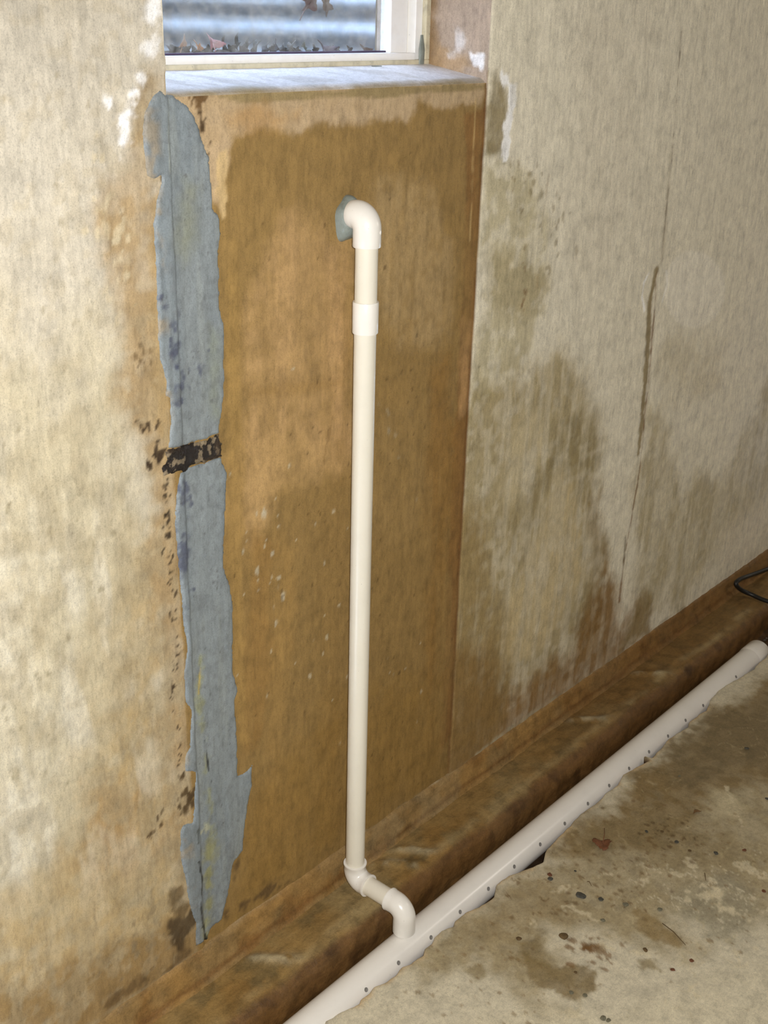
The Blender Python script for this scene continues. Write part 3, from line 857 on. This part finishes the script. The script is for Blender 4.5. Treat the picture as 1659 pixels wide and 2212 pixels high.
o = tag(patch('cement_patch', UP, .0020, M_CEM, cem_paint(301), seed=1), 'long grey cement band over the wall crack, from sill down to black gap', 'cement patch')
tag(patch('cement_patch', LO, .0022, M_CEM, cem_paint(341), seed=2), 'tapering grey cement band from the black gap down to the wall foot', 'cement patch')
def tar_paint(x, z):
    p = Paint(x, z, (34, 26, 20), wl)
    p.c[..., 3] = .7
    p.mix(.85 * sm(.12, .2, fbm(x, z, .010, 403, 4)), (150, 134, 108), .3)
    p.mix(.6 * sm(.1, .3, fbm(x, z, .03, 404, 3)), (70, 54, 38), .3)
    return p
M_TARC = concrete('cracked_black_tar', (1, 1, 1), 1., .3, .5, .5, .2, .4)
tag(patch('tar_smear', TR, .002, M_TARC, tar_paint, .0014, 3, .0014), 'short ragged black tar smear crossing the crack between the two grey cement bands', 'tar smear')

# ------------------------------------------------------------------ PVC standpipe
YP = -.065
R0 = .0211
def arc(c, a, b_, r, n=12, rad=R0):       # 90 degree bend: from direction a to direction b about corner c
    c, a, b_ = Vector(c), Vector(a).normalized(), Vector(b_).normalized()
    o_ = c - a * r + b_ * r
    return [o_ - b_ * r * math.cos(t) + a * r * math.sin(t) for t in [PI / 2 * i / n for i in range(n + 1)]]
ZE = 1.546
pipe = root('drain_standpipe', (0, YP, .07), 'cream vertical plastic pipe standing off the wall from upper elbow down to the ledge', 'pipe')
def lean(v):
    k = min(max((v[2] - .12) / (1.546 - .12), 0), 1.05)
    return Vector((v[0] + .019 * k, v[1] + .017 * k, v[2] - .004 * k))
def part(name, V, F, m, par, lab=None, ang=40):
    if par is pipe:
        V = [lean(v) for v in V]
    off = Vector(par.location) if par else Vector((0, 0, 0))
    o = make(name, [Vector(v) - off for v in V], F, m, par)
    sharp_smooth(o, ang)
    if lab:
        o['label'] = lab
    return o
# top elbow
RE = .0262
pth = [(0, -.030, ZE), (0, -.030, ZE), (0, -.0315, ZE)]
rad = [R0 - .001, RE - .001, RE]
bend = arc((0, YP, ZE), (0, -1, 0), (0, 0, -1), .024, 14)
pth += bend
rad += [RE + .0004 * math.sin(PI * i / 14) for i in range(15)]
pth += [(0, YP, 1.4925), (0, YP, 1.491), (0, YP, 1.491)]
rad += [RE, RE - .001, R0 - .001]
V, F = sweep(pth, rad, 48)
el = part('elbow', V, F, M_PVCW, pipe, 'wide white elbow at the top')
# moulded gate mark on the elbow
V, F = sweep([(0, 0, 0), (0, 0, .0012)], [.0042, .0036], 20)
dirn = Vector((.35, -.9, 0)).normalized()
qm = dirn.to_track_quat('Z', 'Y').to_matrix()
V = [lean(qm @ Vector(v) + Vector((0, YP, 1.519)) + dirn * (RE - .0002)) - Vector(pipe.location) for v in V]
mk = make('mould_mark', V, F, M_PVCW, el)
V, F = sweep([(0, -.014, ZE), (0, -.04, ZE)], [R0, R0], 40)
part('wall_stub', V, F, M_PVC, pipe)
V, F = sweep([(0, YP, 1.50), (0, YP, 1.35)], [R0, R0], 48)
part('upper_pipe', V, F, M_PVC, pipe)
V, F = sweep([(0, YP, 1.391), (0, YP, 1.391), (0, YP, 1.3895), (0, YP, 1.3335), (0, YP, 1.332), (0, YP, 1.332)], [R0 - .001, R0 + .0028, R0 + .0034, R0 + .0034, R0 + .0028, R0 - .001], 48)
part('coupling', V, F, M_PVCW, pipe, 'white coupling sleeve joining the pipe lengths')
V, F = sweep([(0, YP, 1.36), (0, YP, .09)], [R0, R0], 48)
part('lower_pipe', V, F, M_PVC, pipe)
# lower elbows
ZR = .073
YJ = -.213
RL = .0250
def lower_elbow(ci, a, b_, l1, l2, lips=(True, True)):
    ci = Vector(ci)
    a, b_ = Vector(a), Vector(b_)
    pth = [ci - a * l1, ci - a * l1]
    rad = [R0 - .001, RL + .0012]
    if lips[0]:
        pth += [ci - a * (l1 - .003), ci - a * (l1 - .005)]
        rad += [RL + .0012, RL]
    bd = arc(ci, a, b_, .027, 14)
    pth += bd
    rad += [RL] * 15
    if lips[1]:
        pth += [ci + b_ * (l2 - .005), ci + b_ * (l2 - .003)]
        rad += [RL, RL + .0012]
    pth += [ci + b_ * l2, ci + b_ * l2]
    rad += [RL + (.0012 if lips[1] else 0), R0 - .001]
    return sweep(pth, rad, 48)
V, F = lower_elbow((0, YP, ZR), (0, 0, -1), (0, -1, 0), .042, .042)
part('elbow', V, F, M_PVCW, pipe, 'white elbow turning the pipe out over the ledge')
V, F = sweep([(0, YP - .03, ZR), (0, YJ + .03, ZR)], [R0, R0], 48)
part('connecting_pipe', V, F, M_PVC, pipe)
V, F = lower_elbow((0, YJ, ZR), (0, -1, 0), (0, 0, -1), .044, .062, (True, False))
part('elbow', V, F, M_PVCW, pipe, 'white elbow turning down into the floor drain pipe')

# putty around the wall hole
def putty():
    n, k = 36, 9
    V, F = [], []
    cx, cz = .019, ZE - .014
    for j in range(k + 1):
        t = j / k
        for i in range(n):
            a = 2 * PI * i / n
            rr = (.036 + .002 * math.sin(2 * a + .7) + .002 * math.sin(5 * a)) * (1 + .12 * (math.sin(a) < 0) * abs(math.sin(a)))
            r = rr * math.cos(t * PI / 2 * .62)
            y = .006 - .024 * math.sin(t * PI / 2) ** 1.3
            V.append((cx + r * math.cos(a) * .78, y, cz + r * math.sin(a) * 1.12 + .010 * t))
    for j in range(k):
        for i in range(n):
            i2 = (i + 1) % n
            F.append((j * n + i, j * n + i2, (j + 1) * n + i2, (j + 1) * n + i))
    F.append(tuple(k * n + i for i in range(n)))
    return V, F
V, F = putty()
o = make('putty_collar', V, F, M_GLOB)
sharp_smooth(o, 60)
tag(o, 'small grey putty collar around the hole behind the upper pipe elbow', 'putty')

# ------------------------------------------------------------------ perforated drain pipe in the trench
YD, ZD, RD = -.222, -.030, .0395
dp = root('floor_drain_pipe', (.5, YD, ZD - RD), 'thick white drain pipe lying in the trench along the broken floor edge', 'pipe')
xe = 1.80
pth = [(-1.1, YD, ZD), (xe - .06, YD, ZD)]
V, F = sweep(pth, [RD, RD], 64)
part('pipe_body', V, F, M_PVCW, dp)
pth = [(xe - .075, YD, ZD), (xe - .072, YD, ZD), (xe - .058, YD, ZD), (xe, YD, ZD), (xe + .001, YD, ZD), (xe + .001, YD, ZD), (xe - .05, YD, ZD)]
V, F = sweep(pth, [RD - .0005, RD + .0004, RD + .0022, RD + .0022, RD + .0014, RD - .001, RD - .001], 64, cap=False)
part('bell_end', V, F, M_PVCW, dp, 'wider open end of the pipe')
# row of weep holes: raised discs, the hole shade put in as grey
for (hx, hy) in [(791,2138),(861,2080),(931,2025),(994,1970),(1055,1920),(1111,1872),(1167,1824),(1220,1779),(1270,1736),(1316,1697),(1359,1660),(1402,1624),(1443,1590),(1481,1556),(1519,1524),(1590,1462)]:
    d = ray(hx, hy)
    # hit with the cylinder
    oy, oz = CAM[1] - YD, CAM[2] - ZD
    a_, b2, c_ = d[1] ** 2 + d[2] ** 2, oy * d[1] + oz * d[2], oy * oy + oz * oz - RD * RD
    disc = b2 * b2 - a_ * c_
    if disc > 0:
        t = (-b2 - math.sqrt(disc)) / a_
        q = CAM + t * d
        ang = math.atan2(q[2] - ZD, q[1] - YD)
    else:
        continue
    ang = ang + .0
    nrm = Vector((0, math.cos(ang), math.sin(ang)))
    qm = nrm.to_track_quat('Z', 'Y').to_matrix()
    n_ = 20
    V, F = [], []
    for j, (rr, hh) in enumerate(((.0050, -.0006), (.0047, .0007), (.0040, .0007), (.0036, .0003))):
        for i in range(n_):
            A_ = 2 * PI * i / n_
            V.append(qm @ Vector((rr * math.cos(A_), rr * math.sin(A_), hh)) + Vector((q[0], YD, ZD)) + nrm * RD - Vector(dp.location))
    for j in range(3):
        for i in range(n_):
            F.append((j * n_ + i, j * n_ + (i + 1) % n_, (j + 1) * n_ + (i + 1) % n_, (j + 1) * n_ + i))
    F.append(tuple(3 * n_ + i for i in range(n_)))
    make('weep_hole', V, F, M_HOLE, dp)

# ------------------------------------------------------------------ window
wr = struct(bpy.data.objects.new('window_1', None))
wr.location = ((XL + XR) / 2, .16, ZS)
COL.objects.link(wr)
def wbox(name, x0, x1, y0, y1, z0, z1, m, bev=.0015, par=None):
    l = wr.location
    o = box(name, x0 - l.x, x1 - l.x, y0 - l.y, y1 - l.y, z0 - l.z, z1 - l.z, m, par or wr, bev)
    return o
FZ0 = ZS + .026                                 # sill level at the frame
# outer frame
wbox('frame_bottom', XL, XR, .150, .215, FZ0, FZ0 + .011, M_VINYLY)
wbox('frame_side', XR - .014, XR, .150, .215, FZ0 + .011, ZTOP, M_VINYLY)
wbox('frame_side', XL, XL + .014, .150, .215, FZ0 + .011, ZTOP, M_VINYLY)
wbox('frame_top', XL, XR, .150, .215, ZTOP - .03, ZTOP, M_VINYL)
wbox('frame_stop', XR - .036, XR - .014, .160, .205, FZ0 + .011, ZTOP - .03, M_VINYL)
wbox('frame_track', XL + .014, XR - .036, .158, .205, FZ0 + .009, FZ0 + .024, M_VINYL)
# sash
wbox('sash_stile', XR - .098, XR - .046, .172, .200, FZ0 + .024, ZTOP - .03, M_VINYL)
wbox('sash_groove', XR - .046, XR - .036, .180, .200, FZ0 + .024, ZTOP - .03, M_VINYLY)
wbox('sash_stile', XL + .014, XL + .060, .172, .200, FZ0 + .024, ZTOP - .03, M_VINYL)
wbox('gasket', XL + .060, XR - .098, .184, .196, FZ0 + .024, FZ0 + .0275, M_GASK, .0005)
wbox('pane', XL + .055, XR - .094, .188, .191, FZ0 + .024, ZTOP - .03, M_GLASS, 0)
# grey caulk smear at the frame corner
V, F = sweep([(XR - .026, .1495, FZ0 + .001), (XR - .026, .149, FZ0 + .03), (XR - .027, .150, FZ0 + .058)], [.008, .009, .004], 14)
cm = part('caulk', [(v[0], .150 + (v[1] - .150) * .35, v[2]) for v in V], F, M_GLOB, None)
tag(cm, 'pale grey caulk smear on the lower right corner of the window frame', 'caulk')
V, F = sweep([(.235, .139, 1.781), (.262, .139, 1.781)], [.0028, .0024], 10)
cl = part('caulk_crumb', V, F, M_GLOB, None)
tag(cl, 'tiny grey crumb lying on the pale sill by the window frame', 'crumb')

# window well outside
wx, wyc = (XL + XR) / 2, .30
nz = 110
na = 90
V, F = [], []
for j in range(nz + 1):
    z = 1.55 + (2.45 - 1.55) * j / nz
    ph = (z - 1.55) / .062 * 2 * PI
    for i in range(na + 1):
        a = PI * i / na
        rr = .56 + .006 * math.cos(ph)
        V.append((wx + rr * math.cos(a), wyc + (rr - .06) * math.sin(a), z))
for j in range(nz):
    for i in range(na):
        k = j * (na + 1) + i
        F.append((k, k + 1, k + na + 2, k + na + 1))
o = make('window_well', V, F, M_STEEL)
so = o.modifiers.new('thick', 'SOLIDIFY')
so.thickness = .002
tag(o, 'corrugated galvanized steel window well outside the glass', 'window well')
# ground outside
gx = np.linspace(wx - .6, wx + .6, 90)
gy = np.linspace(.205, .86, 60)
GX, GY = np.meshgrid(gx, gy)
GZ = 1.778 + .012 * fbm(GX, GY, .08, 501, 4) + (.026 + .02 * fbm(GX, GY, .03, 502, 3)) * sm(.03, -.06, GX) * sm(.36, .26, GY)
PG = Paint(GX, GY, (56, 46, 36), None)
struct(grid_make('soil_bed', GX, GY, GZ, M_SOIL, PG.c))
struct(box('outside_ground', wx - 1.6, wx + 1.6, .3, 2.2, 1.2, 1.54, M_SOIL))

# ------------------------------------------------------------------ leaves
def leafmat(name, col, rough=.6):
    return simple(name, col, rough, nscale=90, namt=.35, bump=.4)
def leaf_geo(size, lobes, curl, seed, narrow=1.):
    R = random.Random(seed)
    out = []
    n = 60
    for i in range(n):
        a = 2 * PI * i / n
        k = (1 - abs(math.sin(a * lobes / 2))) ** .9
        r = size * (.55 + .45 * k) * (1 + R.uniform(-.08, .08))
        r *= 1 - .25 * (math.sin(a) < -.6)
        out.append((r * math.cos(a) * narrow, r * math.sin(a)))
    V, F = [], []
    rings = 5
    for j in range(1, rings + 1):
        for x, y in out:
            t = j / rings
            x_, y_ = x * t, y * t
            z = curl * (x_ * x_ - .6 * y_ * y_) / size + size * .06 * math.sin(7 * x_ / size + seed) * math.cos(5 * y_ / size + seed)
            V.append((x_, y_, z))
    V.append((0, 0, 0))
    c = len(V) - 1
    for i in range(n):
        F.append((c, i, (i + 1) % n))
        for j in range(rings - 1):
            F.append((j * n + i, (j + 1) * n + i, (j + 1) * n + (i + 1) % n, j * n + (i + 1) % n))
    return V, F
def leaf(name, loc, size, rot, col, label, cat='leaf', lobes=5, curl=.6, seed=1, narrow=1., stem=True, group=None):
    V, F = leaf_geo(size, lobes, curl, seed, narrow)
    r = root(name, loc, label, cat, group)
    r.rotation_euler = rot
    mt_ = leafmat('leaf_%s' % name, col)
    o = make('blade', V, F, mt_, r)
    m_ = o.modifiers.new('thick', 'SOLIDIFY')
    m_.thickness = .0006
    if stem:
        V, F = sweep([(0, 0, 0), (size * .1, -size * .9, size * .1), (size * .25, -size * 1.5, size * .25)], [.0011, .0009, .0007], 6)
        make('stem', V, F, mt_, r)
    return r
YW = .215
def wp(px, py, y=YW):
    return tuple(on(1, y, px, py))
R90 = PI / 2
leaf('dry_leaf', wp(672, 4, .205), .032, (R90, 1.0, -.05), (96, 66, 66), 'purple brown leaf stuck on the glass, left of the two hanging ones', seed=3, narrow=.6)
leaf('dry_leaf', wp(705, 12, .205), .024, (R90, 2.6, .05), (84, 60, 46), 'brown leaf stuck on the glass, right of the two hanging ones', seed=4, narrow=.7)
leaf('dry_leaf', wp(396, 93, .225), .017, (R90 + .2, .6, .3), (170, 132, 108), 'curled tan leaf standing in the far left of the window well', seed=5, narrow=.45, lobes=3)
leaf('dry_leaf', wp(431, 103, .225), .011, (R90 + .3, 2.6, 0), (168, 110, 62), 'small orange leaf low behind the glass beside the pink leaf', seed=6, narrow=.7)
leaf('dry_leaf', wp(460, 94, .23), .019, (R90 - .35, .2, .1), (176, 124, 126), 'rounded pink leaf leaning behind the bottom of the glass', seed=7, narrow=1.1, lobes=3)
leaf('dry_leaf', wp(596, 98, .225), .016, (R90 - .2, .9, .4), (80, 80, 88), 'grey leaf standing highest in the middle of the dark leaf litter', seed=8, narrow=.8)
leaf('dry_leaf', wp(700, 106, .225), .020, (1.1, .2, .2), (86, 76, 88), 'purplish grey curled leaf right of centre in the leaf litter', seed=9, narrow=1.3, lobes=3)
leaf('dry_leaf', wp(787, 110, .225), .017, (1.15, .1, .5), (72, 50, 40), 'brown leaf at the right end of the litter beside the white frame', seed=10, narrow=1.2, lobes=3)
leaf('dry_leaf', wp(659, 106, .235), .014, (1.0, .5, .5), (78, 82, 70), 'pale greenish leaf between the middle and right end of the litter', seed=12, narrow=1.1)
for k, (px, sz, c) in enumerate([(372, 10, (44, 44, 40)), (418, 9, (58, 44, 38)), (484, 15, (46, 48, 44)), (512, 16, (54, 58, 52)), (533, 12, (60, 66, 58)), (552, 12, (42, 52, 46)), (628, 11, (64, 66, 60)), (574, 9, (76, 76, 84)), (612, 9, (56, 52, 48)), (725, 9, (76, 66, 62)), (640, 7, (60, 56, 50)), (390, 7, (40, 38, 34)), (450, 9, (46, 40, 36)), (498, 10, (50, 52, 46)), (524, 9, (44, 46, 42)), (588, 8, (60, 58, 56)), (680, 6, (58, 50, 52)), (755, 5, (66, 54, 50)), (404, 6, (48, 42, 36))]):
    leaf('rotten_leaf', wp(px, 112 - sz * .45, .232), .0010 * sz + .004, (1.1 + .1 * (k % 3), .3 * k, .2 * k), tuple(int(v * .5) for v in c), 'dark rotten leaf in the litter heaped behind the bottom of the window glass', seed=20 + k, narrow=1.25, curl=.5, stem=False, group='rotten leaves in the window well')

# ------------------------------------------------------------------ debris on the floor
def chunk(name, loc, sx, sy, sz, seed, m, label, cat, group=None, rz=0):
    R = random.Random(seed)
    bm = bmesh.new()
    bmesh.ops.create_icosphere(bm, subdivisions=2, radius=1)
    ks = [Vector((R.gauss(0, 1), R.gauss(0, 1), R.gauss(0, 1))).normalized() for _ in range(7)]
    for v in bm.verts:
        f = 1.
        for q in ks:
            dd = v.co.normalized().dot(q)
            if dd > .62:
                f = min(f, .62 / dd + .05)
        v.co = v.co * f * (1 + R.uniform(-.05, .05))
        v.co.x *= sx
        v.co.y *= sy
        v.co.z *= sz
    me = bpy.data.meshes.new(name)
    bm.to_mesh(me)
    bm.free()
    me.materials.append(m)
    o = bpy.data.objects.new(name, me)
    o.location = (loc[0], loc[1], loc[2] + sz * .6)
    o.rotation_euler = (0, 0, rz)
    COL.objects.link(o)
    return tag(o, label, cat, group)
M_PEB = simple('dark_pebble', (74, 72, 64), .7, nscale=120, namt=.4)
M_PEBG = simple('grey_green_pebble', (112, 108, 88), .7, nscale=120, namt=.3)
M_DIRT = simple('reddish_dirt_crumb', (108, 68, 44), .85, nscale=200, namt=.4)
M_DIRTB = simple('brown_dirt_crumb', (96, 76, 46), .85, nscale=200, namt=.4)
deb = [(775,735,11,M_PEB,'pebble','largest dark pebble, near the middle of the floor between leaf and drain pipe'),
 (868,750,6.5,M_PEB,'pebble','small dark pebble just right of the largest dark pebble'),
 (988,775,7,M_PEBG,'pebble','grey green pebble right of the pair of dark pebbles'),
 (1150,798,6,M_PEBG,'pebble','olive pebble below the pale cracked lime patch'),
 (880,850,6,M_PEBG,'pebble','flat olive pebble below the largest dark pebble'),
 (1228,480,5.5,M_PEB,'pebble','dark pebble right of the brown floor leaf'),
 (1413,532,6,M_PEB,'pebble','dark pebble beside the reddish crumb in the upper right of the floor'),
 (1085,430,4.5,M_PEB,'pebble','small dark chip up and right of the floor leaf'),
 (1560,38,6.5,M_PEB,'pebble','dark pebble alone near the far end of the drain pipe'),
 (1240,168,4,M_PEBG,'pebble','faint greenish pebble between drain pipe and lone dark pebble'),
 (750,617,3.5,M_PEB,'pebble','tiny black chip below the brown floor leaf'),
 (632,655,6,M_PEB,'pebble','dark chip close to the drain pipe beside a reddish crumb'),
 (1547,518,5,M_DIRT,'dirt crumb','reddish crumb in the upper right of the floor'),
 (628,634,6,M_DIRT,'dirt crumb','reddish crumb close to the drain pipe'),
 (1210,1083,5,M_DIRT,'dirt crumb','reddish crumb on pale floor in the lower right'),
 (1300,1040,5,M_DIRT,'dirt crumb','reddish crumb right of the crumb on the pale floor'),
 (1080,990,6,M_DIRTB,'dirt crumb','brown crumb at the edge of the pale floor'),
 (695,925,10,M_DIRTB,'dirt crumb','round brown mud clot left of the scattered brown stains'),
 (482,935,6,M_DIRTB,'dirt crumb','small brown mud clot nearest the drain pipe in the foreground'),
 (1640,712,5,M_DIRT,'dirt crumb','brown crumb at the right edge of the view'),
 (1290,520,4.5,M_DIRTB,'dirt crumb','brown crumb between two dark pebbles in the upper floor'),
 (1160,430,4.5,M_DIRTB,'dirt crumb','brown crumb just right of the small dark chip'),
 (880,1312,6,M_PEBG,'pebble','grey stone at the bottom edge of the view'),
 (905,1322,5,M_PEBG,'pebble','small grey stone touching the stone at the bottom edge'),
 (730,1190,5,M_PEBG,'pebble','olive pebble in the dark blotch, left one of two'),
 (795,1205,5,M_PEBG,'pebble','olive pebble in the dark blotch, right one of two'),
 (1655,275,5,M_PEB,'pebble','black chip at the right edge above the pale lime stain'),
 (750,1095,3.5,M_DIRTB,'dirt crumb','tiny crumb at the top of the dark blotch')]
for k, (a, b_, s_, m_, cat, lab) in enumerate(deb):
    q = on(2, .001, a / 2.186 + 900, b_ / 2.186 + 1600)
    chunk(cat.replace(' ', '_'), q, s_ * .0012, s_ * .0012, s_ * .0004, 700 + k, m_, lab, cat, rz=k * 1.3)
q = on(2, .002, 1302, 1823)
leaf('floor_leaf', (q[0], q[1], .006), .042, (.22, .1, 1.9), (122, 78, 50), 'brown dead leaf lying flat on the floor right of the drain pipe', seed=31, narrow=.7, lobes=3, curl=.3)
q = on(2, .002, 1506, 1753)
leaf('floor_leaf', (q[0], q[1], .004), .018, (.1, .2, 1.2), (124, 92, 56), 'small torn brown leaf scrap on the pale floor at the right', seed=32, narrow=.5, lobes=3, curl=.3, stem=False)
# short twigs
for k, (a, b_, c_, d_, lab) in enumerate([(1160, 862, 1270, 965, 'thin bent brown twig on the lower right floor'), (1360, 625, 1366, 660, 'short dark twig standing alone right of the floor leaf'), (805, 665, 826, 685, 'short dark twig below the floor leaf')]):
    p0 = on(2, .002, a / 2.186 + 900, b_ / 2.186 + 1600)
    p1 = on(2, .002, c_ / 2.186 + 900, d_ / 2.186 + 1600)
    mid = (p0 + p1) / 2 + np.array([.006, .004, 0])
    V, F = sweep([p0, mid, p1], [.0009, .0011, .0007], 8)
    o = make('twig', V, F, M_DIRTB)
    tag(o, lab, 'twig')
# gravel in the trench
R = random.Random(5)
M_GR = [simple('trench_gravel_a', (96, 88, 76), .6, nscale=150, namt=.4), simple('trench_gravel_b', (70, 62, 50), .6, nscale=150, namt=.4), simple('trench_gravel_c', (122, 108, 88), .6, nscale=150, namt=.4)]
protos = []
for k in range(6):
    o = chunk('gravel_stone', (0, 0, 0), .009, .007, .005, 900 + k, M_GR[k % 3], 'small muddy gravel stone in the dark gap between ledge and drain pipe', 'gravel', 'gravel in the drain trench')
    protos.append(o)
cnt = 0
for k in range(70):
    o = protos[k] if k < 6 else protos[k % 6].copy()
    if k >= 6:
        COL.objects.link(o)
    x = .35 + 2.0 * R.random() ** .8
    y = R.uniform(-.182, -.166) if x < 1.8 else R.uniform(-.30, -.17)
    zb = -.088 + .045 * float(sm(1.55, 2.1, np.array(x)))
    s_ = R.uniform(.6, 1.3)
    o.scale = (s_, s_, s_)
    o.rotation_euler = (0, 0, R.uniform(0, 6))
    o.location = (x, y, zb + .006 * s_ + (.02 if x < 1.8 else .004) * R.random())

# ------------------------------------------------------------------ cable at the far right
cp = [on(1, -.030, 1800, 1178), on(1, -.034, 1659, 1229), on(1, -.036, 1620, 1243), on(1, -.040, 1597, 1252), on(1, -.044, 1590, 1262), on(1, -.052, 1601, 1274), on(2, .050, 1625, 1285), on(2, .046, 1659, 1299), on(2, .044, 1750, 1325)]
dense = []
for i in range(len(cp) - 1):
    p0, p1, p2, p3 = cp[max(i - 1, 0)], cp[i], cp[i + 1], cp[min(i + 2, len(cp) - 1)]
    for t in np.linspace(0, 1, 8, endpoint=False):
        dense.append(.5 * (2 * p1 + (p2 - p0) * t + (2 * p0 - 5 * p1 + 4 * p2 - p3) * t * t + (3 * p1 - p0 - 3 * p2 + p3) * t ** 3))
V, F = sweep(dense, [.0075] * len(dense), 16)
o = make('power_cable', V, F, M_CABLE)
sharp_smooth(o, 60)
tag(o, 'black cable looping onto the ledge at the right edge', 'cable')
